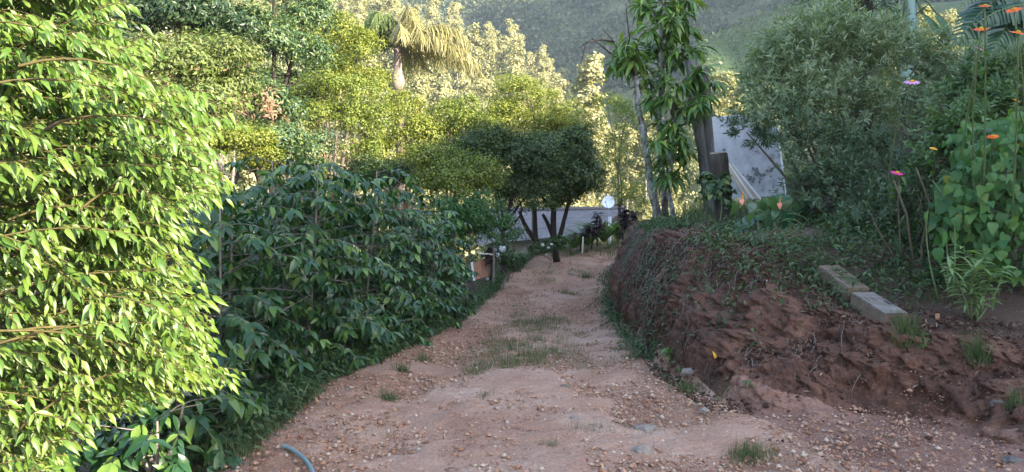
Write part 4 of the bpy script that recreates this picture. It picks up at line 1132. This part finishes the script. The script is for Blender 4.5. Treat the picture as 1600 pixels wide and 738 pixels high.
young_shrub('young_shrub', 'pale green young shrub with lance leaves below the heart leaved plant', 1525, 492, 5.75, 110, 80, M['pale_shrub'], 260, .12, stems=9)
young_shrub('weed', 'single tall seedling with narrow leaves at the foot of the bank', 1047, 585, 7.0, 58, 14, M['strap'], 46, .09, stems=1)
young_shrub('weed', 'ferny weed at the lane edge under the coffee hedge', 455, 655, 5.55, 62, 50, M['weed'], 240, .06, NARROW, stems=9)
young_shrub('weed', 'small round-leaved seedling on the upper earth face', 1230, 472, 7.3, 16, 22, M['anth'], 14, .07, OVATE, stems=3)
young_shrub('weed', 'leafy weed rooted in the middle of the bank face', 1143, 545, 6.9, 24, 28, M['weed'], 50, .06, OVATE, stems=4)
young_shrub('weed', 'little weed at the foot of the bank beside the tufts', 1185, 625, 5.75, 25, 30, M['weed'], 40, .06, OVATE, stems=4)
young_shrub('weed', 'low broad leaved weed below the timber beam', 1420, 560, 5.75, 24, 55, M['vine'], 90, .055, OVATE, stems=7)
young_shrub('weed', 'bushy weed behind the timber beam', 1425, 482, 6.7, 40, 42, M['weed'], 170, .07, OVATE, stems=8)
young_shrub('weed', 'broad dark leaved weed at the foot of the bare woody stems', 1465, 452, 6.5, 35, 40, M['anth'], 22, .16, OVATE, stems=4)
young_shrub('weed', 'weed hanging at the corner of the bank', 1012, 470, 12.4, 55, 14, M['weed'], 60, .09, LANCE, stems=3)


# ------------------------------------------------------------------ timber, stakes, hose, stones
def timber():
    def beam(a, b_, wd, ht, label, top_mat, moss=False):
        a, b_ = np.array(a), np.array(b_); d = unit(b_ - a); x = unit(np.cross(d, UP)); z = np.cross(x, d)
        L = np.linalg.norm(b_ - a); R = np.stack([d, x, z], 1)
        t = thing('timber_beam', label, 'beam', (a + b_) / 2 - UP * ht / 2)
        n = 8; V = []
        for i in range(n + 1):
            for (yy, zz) in ((-.5, -.5), (.5, -.5), (.5, .5), (-.5, .5)):
                V.append((a + b_) / 2 + R @ np.array(((i / n - .5) * L, yy * wd + rng.normal(0, .004), zz * ht + rng.normal(0, .004))))
        V = np.array(V)
        Fs = [(i * 4 + j, i * 4 + (j + 1) % 4, i * 4 + 4 + (j + 1) % 4, i * 4 + 4 + j) for i in range(n) for j in range(4)]
        g = Geo(); g.add(V, Fs + [(3, 2, 1, 0), tuple(n * 4 + j for j in range(4))]); g.link('timber', M['wood_side'], t, bevel=.006)
        g = Geo(); g.box((a + b_) / 2 + z * (ht / 2 + .004), (L * .99, wd * .97, .012), R, .002); g.link('weathered_face', top_mat, t, bevel=.003)
        g = Geo()
        for k in range(5):
            o_ = (rng.uniform(-.4, .2)) * L; g.box((a + b_) / 2 + z * (ht / 2 + .0115) + d * o_ + x * rng.uniform(-.4, .4) * wd, (L * rng.uniform(.15, .35), .004, .002), R)
        g.link('crack', M['bark_dark'], t, 'stuff')
        return t
    A = on_ground(1398, 513); B_ = on_ground(1346, 478)
    for p in (A, B_): p[2] += .045
    # beams follow the ledge
    beam(A, B_, .20, .13, 'weathered grey timber beam lying on the earth ledge', M['wood'])
    dv = unit(B_ - A); C0 = B_ + dv * .06 + UP * .02; D0 = C0 + dv * .5; D0[2] = max(D0[2], float(gz(D0[0], D0[1])) + .035)
    t = beam(C0, D0, .2, .12, 'mossy timber beam lying behind the grey one, partly overgrown', M['wood_side'])
    m = 160; f = rng.uniform(.1, .8, m)[:, None]; q = C0 * (1 - f) + D0 * f + UP * .075 + rnd(m, .03) * (1, 1, 0)
    link('moss', leaves_mesh('moss', OVATE, q, unit(rnd(m) * (1, 1, .4) + UP * .3), np.tile(UP, (m, 1)), rng.uniform(.02, .04, m), M['vine'], base(t)), t, 'stuff')


timber()


def stake(name, label, cat, base_px, top_px, Y, r, mat, k=8):
    b = P(*base_px, Y); e = P(*top_px, Y)
    z = float(gz(b[0], b[1])); b = b - UP * .03
    g = Geo(); g.tube(curve(b, e, (0, 0, 0), 5) + rnd(5, r * .08), r, k)
    o = g.link(name, mat, None)
    me = o.data; me.transform(Matrix.Translation(-Vector(b))); o.location = b
    return tag(o, label, cat)


stake('wooden_peg', 'short orange wooden peg in the soil right of the beam', 'peg', (1468, 513), (1465, 491), 5.85, .018, M['stake'], 4)
stake('pipe_stake', 'thin pale pipe standing at the far left edge of the lane', 'stake', (910, 394), (911, 370), 19.5, .018, M['pvc'])
stake('wooden_stick', 'thin dark stick leaning at the bend of the lane, nearer of two', 'stick', (983, 408), (990, 366), 17.5, .03, M['bark_dark'])
stake('wooden_stick', 'upright dark stick at the bend of the lane, farther of two', 'stick', (998, 388), (996, 350), 18.5, .04, M['bark_dark'])
stake('white_post', 'thin white post beside the terracotta board', 'post', (741, 436), (737, 410), 14.2, .025, M['white'], 6)


def hose():
    pl = [(442, 700), (452, 703), (465, 711), (478, 722), (488, 738), (493, 752), (494, 775)]
    pts = []
    for x, y in pl:
        Y = 4.7
        for _ in range(20):
            q = P(x, y, Y); z = gz(q[0], q[1]) + .02; Y = max(1.5, (CAM[2] - z) * Y / (CAM[2] - q[2]))
        pts.append(P(x, y, Y) + UP * .012)
    pts = np.array(pts); tt = np.linspace(0, 6, 26); pp = np.stack([np.interp(tt, range(7), pts[:, i]) for i in range(3)], -1)
    for _ in range(3): pp[1:-1] = (pp[:-2] + 2 * pp[1:-1] + pp[2:]) / 4
    b = pp[0].copy(); t = thing('hose', 'short piece of blue-grey hose lying on the lane at the bottom edge', 'hose', b)
    g = Geo(); g.tube(pp, .0135, 10, False); g.link('tube', M['hose'], t, sm=True)
    g = Geo(); d = unit(pp[0] - pp[1]); g.tube([pp[0] - d * .004, pp[0] + d * .001], (.0133, .0105), 10, False); g.tube([pp[0] + d * .001, pp[0] - d * .03], (.0105, .0105), 10, True); g.link('open_end', M['print'], t)


hose()


def ico():
    import bmesh
    bm = bmesh.new(); bmesh.ops.create_icosphere(bm, subdivisions=1, radius=1.0)
    V = np.array([v.co[:] for v in bm.verts]); Fc = np.array([[v.index for v in f.verts] for f in bm.faces]); bm.free()
    return V, Fc


ICO = ico()
OCT = (np.array([(1, 0, 0), (-1, 0, 0), (0, 1, 0), (0, -1, 0), (0, 0, 1), (0, 0, -1)], float), np.array([(0, 2, 4), (2, 1, 4), (1, 3, 4), (3, 0, 4), (2, 0, 5), (1, 2, 5), (3, 1, 5), (0, 3, 5)]))


def stones():
    for (px, py, s, mat, lab) in [(1007, 677, .075, 'stone', 'pale flat stone on the lane, farther of two near the bottom'), (1003, 710, .07, 'stone', 'pale flat stone on the lane, nearest the bottom edge'), (882, 608, .05, 'stone_grey', 'bluish grey stone in the middle of the lane'),
                                  (1582, 724, .055, 'stone_grey', 'grey stone in the bottom right corner'), (897, 659, .05, 'stone', 'small tan stone in the middle of the lane'), (1077, 585, .07, 'stone', 'pale stone at the foot of the bank'),
                                  (1100, 644, .045, 'stone', 'little tan stone on the lane below the bank'), (893, 430, .09, 'stone', 'flat stone far up the lane'), (1560, 634, .05, 'stone_grey', 'pale grey stone on the red slope at the right')]:
        q = on_ground(px, py)
        V = ICO[0].copy()
        import bmesh
        bm = bmesh.new(); bmesh.ops.create_icosphere(bm, subdivisions=3, radius=1.0)
        V = np.array([v.co[:] for v in bm.verts]); Fc = np.array([[v.index for v in f.verts] for f in bm.faces]); bm.free()
        V = V * (1 + .42 * fbm(V[:, 0] * 1.6 + px, V[:, 1] * 1.6, V[:, 2] * 1.6, 4))[:, None] * np.array((1, .75, .55)) * s
        o = link('stone', mesh_arr('stone', V, Fc, M[mat]), None, None, q + UP * s * .2); o.rotation_euler = (0, 0, rng.uniform(-.4, .4))
        tag(o, lab, 'stone')


stones()


def pebbles(name, x, Y, z, s, tmpl, mat, flat=.55):
    n = len(x); pos = np.stack([x, Y, z], -1)
    V, Fc = tmpl
    jit = 1 + rng.uniform(-.35, .35, (n, len(V), 1))
    sc3 = s[:, None] * np.stack([rng.uniform(.7, 1.3, n), rng.uniform(.6, 1.1, n), rng.uniform(.35, .8, n) * flat / .55], -1)
    a = rng.uniform(0, 6.28, n); ca, sa = np.cos(a), np.sin(a)
    W = V[None] * jit * sc3[:, None]
    W = np.stack([W[..., 0] * ca[:, None] - W[..., 1] * sa[:, None], W[..., 0] * sa[:, None] + W[..., 1] * ca[:, None], W[..., 2]], -1) + pos[:, None]
    FF = (Fc[None] + (np.arange(n) * len(V))[:, None, None]).reshape(-1, 3)
    link(name, mesh_arr(name, W.reshape(-1, 3), FF, mat, smooth_=False), None, 'stuff')


def loose():
    # gravel on the lane, thickest in the wheel tracks
    n = 120000
    Y = 3.4 * np.exp(rng.uniform(0, 1, n) ** 1.15 * math.log(24 / 3.4)); u = rng.uniform(.01, .99, n)
    u = np.where((Y < 5.4) & (rng.uniform(0, 1, n) < .25), rng.uniform(.95, 1.32, n), u)
    xl, xr = ip(XL, Y), ip(XR, Y); x = xl + (xr - xl) * u
    dens = .28 + .72 * np.clip(.6 * fbm(x * 1.3, Y * .8, 2, 3) + .05 + .6 * np.exp(-((u - .24) / .12) ** 2) + .7 * np.exp(-((u - .74) / .13) ** 2), 0, 1)
    k = rng.uniform(0, 1, n) < dens; x, Y = x[k], Y[k]
    s = np.minimum(.0048 * np.exp(rng.exponential(.48, len(x))), .024)
    pebbles('gravel', x, Y, gz(x, Y) + s * .2 + .008, s, OCT, M['gravel'])
    # crumbs and clods on the bank
    n = 30000
    Y = 4.2 * np.exp(rng.uniform(0, 1, n) * math.log(14 / 4.2)); t = rng.uniform(-.2, 1.3, n); x = ip(XR, Y) + ip(WB, Y) * t + .05
    s = np.minimum(.006 * np.exp(rng.exponential(.42, n)), .026)
    kp = ~((Y < 5.5) & (t < .42) & (rng.uniform(0, 1, n) < .97)); x, Y, s = x[kp], Y[kp], s[kp]
    pebbles('soil_clods', x, Y, gz(x, Y) + .01 + s * .2, s, OCT, M['clod'], .7)
    # fallen leaves
    n = 5200
    Y = rng.uniform(4.4, 14, n); t = np.concatenate([rng.uniform(-.3, 1.2, n // 3), rng.uniform(.9, 3.0, n - n // 3)]); x = ip(XR, Y) + ip(WB, Y) * t
    p = np.stack([x, Y, gz(x, Y) + .025], -1)
    a = [p]
    m = 900; Y2 = rng.uniform(3.6, 16, m); u = rng.beta(.6, .6, m); x2 = ip(XL, Y2) + (ip(XR, Y2) - ip(XL, Y2)) * u; a.append(np.stack([x2, Y2, gz(x2, Y2) + .02], -1))
    p = np.concatenate(a); k = len(p)
    link('leaf_litter', leaves_mesh('leaf_litter', NARROW, p, unit(rnd(k) * (1, 1, .2)), unit(UP + rnd(k, .35)), rng.uniform(.025, .075, k), M['litter']), None, 'stuff')
    # roots and straws hanging on the bank
    g = Geo()
    for i in range(700):
        Y = rng.uniform(5.5, 14.5); t = rng.uniform(.2, 1.05); x = ip(XR, Y) + ip(WB, Y) * t
        q = np.array((x - .05, Y, gz(x, Y) + .03)); L = rng.uniform(.08, .4)
        g.tube(curve(q, q + np.array((-rng.uniform(.05, .25) * L * 2, rng.normal(0, .35) * L, -L * rng.uniform(.4, 1))), rnd(1, .03)[0], 5), np.linspace(.003, .001, 5), 3, False)
    g.link('hanging_roots', M['twig'], None, 'stuff')


loose()


# ------------------------------------------------------------------ grass
def grass_pts(p, per, spread, hgt):
    n = len(p) * per; i = np.repeat(np.arange(len(p)), per)
    off = rnd(n) * (spread if np.isscalar(spread) else np.asarray(spread)[i][:, None]) * (1, 1, 0)
    q = p[i] + off; q[:, 2] = gz(q[:, 0], q[:, 1])
    lean = unit(off + rnd(n, .4) * (1, 1, 0)) * rng.uniform(.35, 1.5, (n, 1))
    hg = hgt if np.isscalar(hgt) else np.asarray(hgt)[i]
    d = unit(UP + lean); return q, d, unit(np.cross(np.cross(d, UP) + 1e-4, d) + rnd(n, .2)) * -1, rng.uniform(.5, 1.2, n) * hg


def tufts():
    for (px, py, wpx, h, n, lab) in [(608, 628, 20, .085, 200, 'roundest green grass tuft on the left side of the lane'), (628, 582, 18, .10, 150, 'grass tuft beside the coffee hedge, middle of three along the edge'), (660, 565, 18, .10, 130, 'grass tuft beside the coffee hedge, farthest of three along the edge'),
                                     (758, 622, 16, .06, 110, 'thin grass tuft in the middle of the lane'), (860, 700, 14, .06, 90, 'small grass tuft near the bottom middle of the lane'), (1170, 716, 42, .09, 330, 'wide flat grass tuft at the bottom right of the lane'),
                                     (1075, 612, 34, .09, 260, 'grass tuft at the foot of the bank by the seedling'), (1135, 618, 22, .08, 120, 'grass tuft at the foot of the bank, right of the larger one'), (885, 460, 24, .10, 220, 'grass tuft on the middle strip far up the lane'),
                                     (915, 435, 12, .16, 150, 'grass tuft far up the lane near the bend'), (975, 480, 20, .12, 260, 'bright grass tuft at the right lane edge below the bank corner'), (800, 548, 14, .06, 80, 'sparse grass tuft midway along the lane'),
                                     (1415, 530, 26, .17, 260, 'long bladed grass clump in front of the timber beam'), (1525, 560, 22, .13, 220, 'grass clump on the red slope below the pale young shrub'), (1585, 640, 12, .12, 90, 'grass clump at the right edge of the frame'),
                                     (880, 555, 16, .06, 80, 'sparse grass tuft right of the lane middle'), (815, 505, 26, .05, 140, 'flat strip of grass crossing the lane'), (990, 560, 26, .07, 200, 'low grass patch under the bank beside the lane')]:
        c = on_ground(px, py); sp = wpx / F * c[1] * .42
        t = thing('grass_tuft', lab, 'grass tuft', c, 'grass tufts on and beside the lane')
        q, d, nn, s = grass_pts(np.array([c]), n, sp, h)
        link('blades', leaves_mesh('blades', BLADE, q, d, nn, s, M['grass'], c), t, 'stuff')
    # verges
    pts, hh = [], []
    Y = 4.4 * np.exp(rng.uniform(0, 1, 800) * math.log(23 / 4.4)); e = rng.exponential(.2, 800) - .1
    x = ip(XL, Y) - e; pts.append(np.stack([x, Y, 0 * Y], -1)); hh.append(np.full(len(Y), .11))
    Y = rng.uniform(6.8, 20, 420); x = ip(XR, Y) + rng.normal(.0, .14, 420); k = fbm(x * .8, Y * .9, 14, 2) > .12; pts.append(np.stack([x, Y, 0 * Y], -1)[k]); hh.append(np.full(k.sum(), .08))
    Y = rng.uniform(6, 15, 420); x = ip(XR, Y) + ip(WB, Y) * rng.uniform(.85, 2.2, 420); k = fbm(x * 1.3, Y * 1.3, 11, 2) > .1; pts.append(np.stack([x, Y, 0 * Y], -1)[k]); hh.append(np.full(k.sum(), .10))
    Y = 5 * np.exp(rng.uniform(0, 1, 2600) * math.log(22 / 5)); u = rng.normal(.52, .13, 2600); x = ip(XL, Y) + (ip(XR, Y) - ip(XL, Y)) * u
    k = fbm(x * 1.6, Y * .8, 6, 3) > .02; pts.append(np.stack([x, Y, 0 * Y], -1)[k]); hh.append(np.full(k.sum(), .075))
    Y = rng.uniform(20, 24, 700); x = rng.uniform(-1, 4.5, 700); pts.append(np.stack([x, Y, 0 * Y], -1)); hh.append(np.full(700, .16))
    Y = rng.uniform(11, 22, 1200); x = rng.uniform(3, 10, 1200); pts.append(np.stack([x, Y, 0 * Y], -1)); hh.append(np.full(1200, .25))
    p = np.concatenate(pts); q, d, nn, s = grass_pts(p, 11, .05, np.concatenate(hh))
    link('verge_grass', leaves_mesh('verge_grass', BLADE, q, d, nn, s, M['grass']), None, 'stuff')
    # small leafy ground cover
    pts = []
    Y = 4.6 * np.exp(rng.uniform(0, 1, 1100) * math.log(20 / 4.6)); x = ip(XL, Y) - rng.exponential(.16, 1100) + .03; pts.append(np.stack([x, Y, 0 * Y], -1))
    Y = rng.uniform(6.2, 13, 560); t = np.abs(rng.normal(1.0, .5, 560)); x = ip(XR, Y) + ip(WB, Y) * t; k = fbm(x * 1.5, Y * 1.5, 8, 3) > -.1; pts.append(np.stack([x, Y, 0 * Y], -1)[k])
    Y = rng.uniform(7.5, 18, 350); x = ip(XR, Y) + rng.normal(.02, .14, 350); pts.append(np.stack([x, Y, 0 * Y], -1))
    Y = rng.uniform(6.2, 9.5, 1100); x = ip(XR, Y) + ip(WB, Y) + rng.uniform(0.2, 3.4, 1100); pts.append(np.stack([x, Y, 0 * Y], -1))
    p = np.concatenate(pts); p = p[~((p[:, 0] > 2.6) & (p[:, 0] < 3.3) & (p[:, 1] > 7.6) & (p[:, 1] < 8.8))]; per = 12; i = np.repeat(np.arange(len(p)), per); n = len(i)
    off = rnd(n, .055); q = p[i] + off; q[:, 2] = gz(q[:, 0], q[:, 1]) + np.abs(off[:, 2]) * 1.3 + .02
    link('ground_cover', leaves_mesh('ground_cover', OVATE, q, unit(off * (1, 1, .3) + rnd(n, .03)), unit(UP + rnd(n, .35)), rng.uniform(.03, .075, n), M['weed']), None, 'stuff')
    # rank undergrowth among the trees on the left and the far right
    n = 60000
    Y = rng.uniform(11, 30, n); x = ip(XL, Y) - .6 - rng.uniform(0, 1, n) ** .8 * 14
    z = gz(x, Y) + rng.uniform(0, 1, n) * (.6 + 1.5 * smooth(13, 20, Y) * np.clip(fbm(x * .6, Y * .6, 3, 3) + .6, 0, 1.5))
    keep = ~((x > -2.6) & (Y > 21)); x, Y, z = x[keep], Y[keep], z[keep]; n = len(x)
    link('undergrowth', leaves_mesh('undergrowth', NARROW, np.stack([x, Y, z], -1), unit(rnd(n) + UP * .3), unit(UP + rnd(n, .5)), rng.uniform(.08, .2, n), M['tree_dark']), None, 'stuff')
    n = 15000
    Y = rng.uniform(27, 55, n); x = rng.uniform(-14, 34, n); z = gz(x, Y) + rng.uniform(0, 1, n) * (1 + 2.2 * np.clip(fbm(x * .3, Y * .3, 9, 3) + .4, 0, 1.5))
    keep = ~((x > -2.6) & (x < 5) & (Y < 32)); x, Y, z = x[keep], Y[keep], z[keep]; n = len(x)
    link('undergrowth', leaves_mesh('undergrowth', NARROW, np.stack([x, Y, z], -1), unit(rnd(n) + UP * .3), unit(UP + rnd(n, .5)), rng.uniform(.25, .55, n), M['valley']), None, 'stuff')


tufts()


# ------------------------------------------------------------------ the house below the lane
def house():
    e0, e1 = P(745, 384, 24.2), P(926, 364, 24.2)          # eave
    r0, r1 = P(752, 331, 29.5), P(977, 327, 29.5)          # ridge
    zf = -2.2
    b = np.array(((e0[0] + e1[0]) / 2, 26.5, zf)); t = thing('house', 'low house with a plain grey sloping roof beyond the bend of the lane', 'house', b)
    n = unit(np.cross(e1 - e0, r0 - e0)); th = n * .05
    nx, ny = 24, 3
    # roof slope towards the lane: long overlapping sheets
    for k in range(ny):
        g = Geo(); f0, f1 = k / ny - (.006 if k else 0), (k + 1) / ny
        a0, a1 = e0 + (r0 - e0) * f0, e1 + (r1 - e1) * f0; c0, c1 = e0 + (r0 - e0) * f1, e1 + (r1 - e1) * f1
        V = []
        for i in range(nx * 4 + 1):
            u = i / (nx * 4); wv = .005 * math.sin(u * nx * 2 * math.pi)
            V += [a0 + (a1 - a0) * u + n * (wv + .007), c0 + (c1 - c0) * u + n * wv]
        V = np.array(V); m = len(V); V = np.concatenate([V, V - th * .25])
        Fs = [(2 * i, 2 * i + 2, 2 * i + 3, 2 * i + 1) for i in range(nx * 4)] + [(m + 2 * i + 1, m + 2 * i + 3, m + 2 * i + 2, m + 2 * i) for i in range(nx * 4)] + [(2 * i, m + 2 * i, m + 2 * i + 2, 2 * i + 2) for i in range(nx * 4)]
        g.add(V, Fs); g.link('roof_sheet', M['roof'], t)
    back = np.array((0, 5.3, -1.0)); g = Geo(); q = [r0, r1, r1 + back, r0 + back]; V = np.array(q + [p - UP * .04 for p in q])
    g.add(V, [(0, 1, 2, 3), (7, 6, 5, 4), (0, 4, 5, 1), (1, 5, 6, 2), (2, 6, 7, 3), (3, 7, 4, 0)]); g.link('back_roof', M['roof'], t)
    g = Geo(); g.tube([r0 + UP * .03, r1 + UP * .03], .09, 8); g.link('ridge_cap', M['roof'], t, sm=True)
    # walls set in under the eaves
    x0, x1, y0, y1 = e0[0] + .35, e1[0] - .55, 24.9, 33.6
    for (xa, ya, xb, yb) in ((x0, y0, x1, y0), (x1, y0, x1 + .8, y1), (x0, y1, x1 + .8, y1), (x0, y0, x0, y1)):
        g = Geo(); top = float(e0[2]) + .05; a = np.array((xa, ya, 0.)); c = np.array((xb, yb, 0.)); d = unit(c - a); nn = np.cross(d, UP) * .07
        V = [a + nn + UP * zf, c + nn + UP * zf, c + nn + UP * top, a + nn + UP * top, a - nn + UP * zf, c - nn + UP * zf, c - nn + UP * top, a - nn + UP * top]
        g.add(np.array(V), [(0, 1, 2, 3), (5, 4, 7, 6), (3, 2, 6, 7), (0, 3, 7, 4), (1, 5, 6, 2)]); g.link('wall', M['wall'], t)
    g = Geo(); v0, v1 = e1 - UP * .06 - n * .02, r1 - UP * .06 - n * .02; g.box((v0 + v1) / 2, (.05, np.linalg.norm(v1 - v0), .14), np.stack([unit(np.cross(unit(v1 - v0), UP)), unit(v1 - v0), unit(np.cross(unit(np.cross(unit(v1 - v0), UP)), unit(v1 - v0)))], 1)); g.link('barge_board', M['wall_frame'], t)
    g = Geo(); pb = P(953, 344, 25.8); g.tube([np.array((pb[0], pb[1], zf)), pb + UP * .12], .06, 6); g.link('veranda_post', M['white'], t)
    # dish
    c = P(950.5, 316, 28.6); bs = P(952, 335, 28.6)
    d = thing('satellite_dish', 'white round satellite dish mounted on the grey house roof', 'satellite dish', bs)
    ax = unit(np.array((-.12, -.93, .35))); x = unit(np.cross(ax, UP)); y = np.cross(x, ax) ; R = 10.5 / F * 28.6
    g = Geo(); rings, k = 6, 28; V = [c - ax * .06]; Fs = []
    for i in range(1, rings + 1):
        f = i / rings; a = np.arange(k) * 2 * math.pi / k
        V += list(c + (np.cos(a)[:, None] * x * R * .93 + np.sin(a)[:, None] * y * R) * f + ax * (-.06 + .06 * f * f))
    for j in range(k): Fs.append((0, 1 + j, 1 + (j + 1) % k))
    for i in range(rings - 1):
        for j in range(k): Fs.append((1 + i * k + j, 1 + (i + 1) * k + j, 1 + (i + 1) * k + (j + 1) % k, 1 + i * k + (j + 1) % k))
    g.add(np.array(V), Fs); o = g.link('reflector', M['white'], d, sm=True); s = o.modifiers.new('thick', 'SOLIDIFY'); s.thickness = .012
    g = Geo(); g.tube([bs - UP * .05, c - ax * .1 - y * R * .3], .018, 8); g.link('mast', M['grey_metal'], d)
    g = Geo(); g.tube([bs - UP * .02 + x * .14, c - ax * .06 + x * R * .55 - y * R * .85], .01, 6); g.link('strut', M['grey_metal'], d)
    fp = c + ax * .22 - y * R * .30 + x * R * .42
    g = Geo(); g.tube(curve(c - y * R * .95 + x * .04, fp, ax * .03, 5), .011, 6); g.link('feed_arm', M['grey_metal'], d)
    g = Geo(); g.tube([fp + ax * .03, fp - ax * .04], (.03, .024), 10); g.link('feed_horn', M['grey_metal'], d, sm=True)
    g = Geo(); g.tube([c + y * R * .95, c + y * R * 1.2 + x * .04], .014, 6); g.link('top_clip', M['white'], d)
    # small worn print on the face of the dish
    g = Geo()
    for (u0, v0, l, hh) in [(-.42, .55, .1, .12), (-.28, .53, .08, .07), (-.17, .54, .1, .10), (-.04, .55, .09, .09)] + [(-.55 + .11 * i, .28 + .01 * i, .08, .03) for i in range(9)]:
        a = c + x * R * .93 * u0 + y * R * v0; f2 = u0 * u0 + v0 * v0; a = a + ax * (-.06 + .06 * f2 + .012)
        q = [a, a + x * R * l, a + x * R * l + y * R * hh, a + y * R * hh]; g.add(np.array(q), [(0, 1, 2, 3)])
    g.link('faded_print', M['print'], d, 'stuff')


house()


def strap_plant(px, py, Y, hpx, n, label, mat, grp, tmpl=STRAP, wide=.5):
    b = P(px, py, Y); b[2] = min(b[2], gz(b[0], b[1]) + .3)
    t = thing('strap_leaved_plant', label, 'plant', b, grp)
    L = hpx / F * Y
    u = unit(rnd(n) * (1, 1, 0)); d = unit(UP * rng.uniform(.7, 1.6, (n, 1)) + u * wide)
    add_leaves(t, tmpl, np.tile(P(px, py, Y), (n, 1)) + u * .05, d, unit(UP - u * .2), rng.uniform(.7, 1.15, n) * L * 1.25, mat, n)


strap_plant(918, 384, 20.8, 34, 46, 'bright strap leaved clump before the roof, middle of the row', M['strap'], 'strap leaved clumps by the house')
strap_plant(943, 378, 21.3, 40, 46, 'tallest strap leaved clump, below the satellite dish', M['strap'], 'strap leaved clumps by the house')
strap_plant(897, 388, 20.4, 26, 40, 'strap leaved clump at the left end of the row by the house', M['strap'], 'strap leaved clumps by the house')
strap_plant(968, 374, 21.6, 34, 40, 'strap leaved clump behind the dark red plant', M['strap'], 'strap leaved clumps by the house')


def cordyline(px, py, Y, hpx, label, n=90, wpx=9):
    b = P(px, py, Y)
    t = thing('red_leaved_plant', label, 'plant', b, 'dark red plants by the lane')
    top = P(px, py - hpx, Y)
    g = Geo(); g.tube(curve(b - UP * .2, top - UP * .05, (rng.normal(0, .04), 0, 0), 6), .025, 6); g.link('stem', M['bark_dark'], t, sm=True)
    f = rng.uniform(.35, 1, (n, 1)); u = unit(rnd(n) * (1, 1, 0))
    add_leaves(t, LANCE, b + (top - b) * f, unit(u + UP * rng.uniform(-.4, .7, (n, 1))), unit(UP + rnd(n, .3)), rng.uniform(.8, 1.3, n) * wpx / F * Y * 1.4, M['cordy'], 0)


cordyline(976, 372, 17.6, 46, 'largest dark red leaved plant beside the sticks at the bend', 230, 8)
cordyline(991, 366, 18.2, 36, 'dark red leaved plant against the second stick', 130, 7)
cordyline(934, 374, 20.6, 42, 'slim dark red leaved plant before the roof, tallest of its row', 90, 8)
cordyline(923, 378, 20.5, 26, 'dark red leaved plant before the roof, middle of its row', 110, 11)
cordyline(907, 382, 20.3, 18, 'lowest dark red leaved plant at the left of its row', 90, 9)
cordyline(766, 422, 14.6, 34, 'dark red leaved plant beside the terracotta board', 120, 8)


def white_flower_bush(label, blobs, base_px, heads):
    t, B = tree('flowering_bush', label, 'shrub', blobs, gb(*base_px), M['weed'], M['twig'], 1500, .16, .085, OVATE, r=.02)
    for (px, py, s) in heads:
        c = P(px, py, base_px[1] - .45); r = s / F * base_px[1]; m = 40; u = unit(rnd(m))
        link('flower_head', leaves_mesh('flower_head', CLUMP, c + u * r * .7, unit(np.cross(u, rnd(m))), u, np.full(m, r * .7), M['white_petal'], base(t)), t)


white_flower_bush('bush with white round flower heads between the board and the roof', [(790, 405, 15.2, 22, 18), (805, 415, 15.2, 14, 12), (778, 395, 15.2, 16, 12)], (790, 15.2), [(785, 389, 6), (777, 398, 4), (774, 391, 3), (762, 436, 2.5)])
white_flower_bush('low bush with a few white flowers at the foot of the dark trunks', [(853, 385, 18.2, 17, 12), (840, 392, 18, 18, 11), (868, 380, 18.4, 12, 10)], (850, 18.2), [(848, 383, 3), (857, 387, 2.5), (862, 382, 2.5), (854, 398, 2)])


def board_planter():
    Y = 14.4
    c = [P(741, 438, Y), P(762, 432, Y + .3), P(761, 402, Y + .3), P(741, 411, Y)]
    o = np.array((.02, .05, 0)); V = np.array(c + [p + o for p in c])
    t = thing('terracotta_board', 'terracotta coloured board standing at the end of the coffee hedge', 'board', c[0])
    g = Geo(); g.add(V, [(0, 1, 2, 3), (7, 6, 5, 4), (0, 4, 5, 1), (1, 5, 6, 2), (2, 6, 7, 3), (3, 7, 4, 0)]); g.link('panel', M['terracotta'], t, bevel=.004)
    g = Geo(); g.tube([P(750, 396, Y + .1), P(771, 398, Y + .1)], .018, 6); o = g.link('white_rail', M['pvc'], None)
    tag(o, 'short white rail above the terracotta board', 'rail')
    stake('thin_pole', 'thin pale upright pole right of the terracotta board', 'pole', (771, 438), (772, 385), Y, .018, M['twig'])


board_planter()
yl = leaves_mesh('fallen_leaf', OVATE, np.array([on_ground(1122, 566) + np.array((-.03, -.06, .03))]), np.array([(-.35, -.3, .8)]), np.array([(0, -.9, .3)]), [.075], M['yellow'])
tag(link('fallen_leaf', yl), 'single yellow leaf on the dark bank face', 'leaf')

# ------------------------------------------------------------------ air
HAZE = 0.0004
def haze():
    g = Geo(); g.box((0, 0, 130), (3400, 3400, 310))
    m = bpy.data.materials.new('haze air'); m.use_nodes = True; nt = m.node_tree; nt.nodes.clear()
    v = nt.nodes.new('ShaderNodeVolumePrincipled'); v.inputs['Density'].default_value = HAZE; v.inputs['Color'].default_value = (.78, .88, 1, 1); v.inputs['Anisotropy'].default_value = 0.2
    out = nt.nodes.new('ShaderNodeOutputMaterial'); nt.links.new(v.outputs[0], out.inputs['Volume'])
    g.link('haze', m, None, 'stuff')


haze()
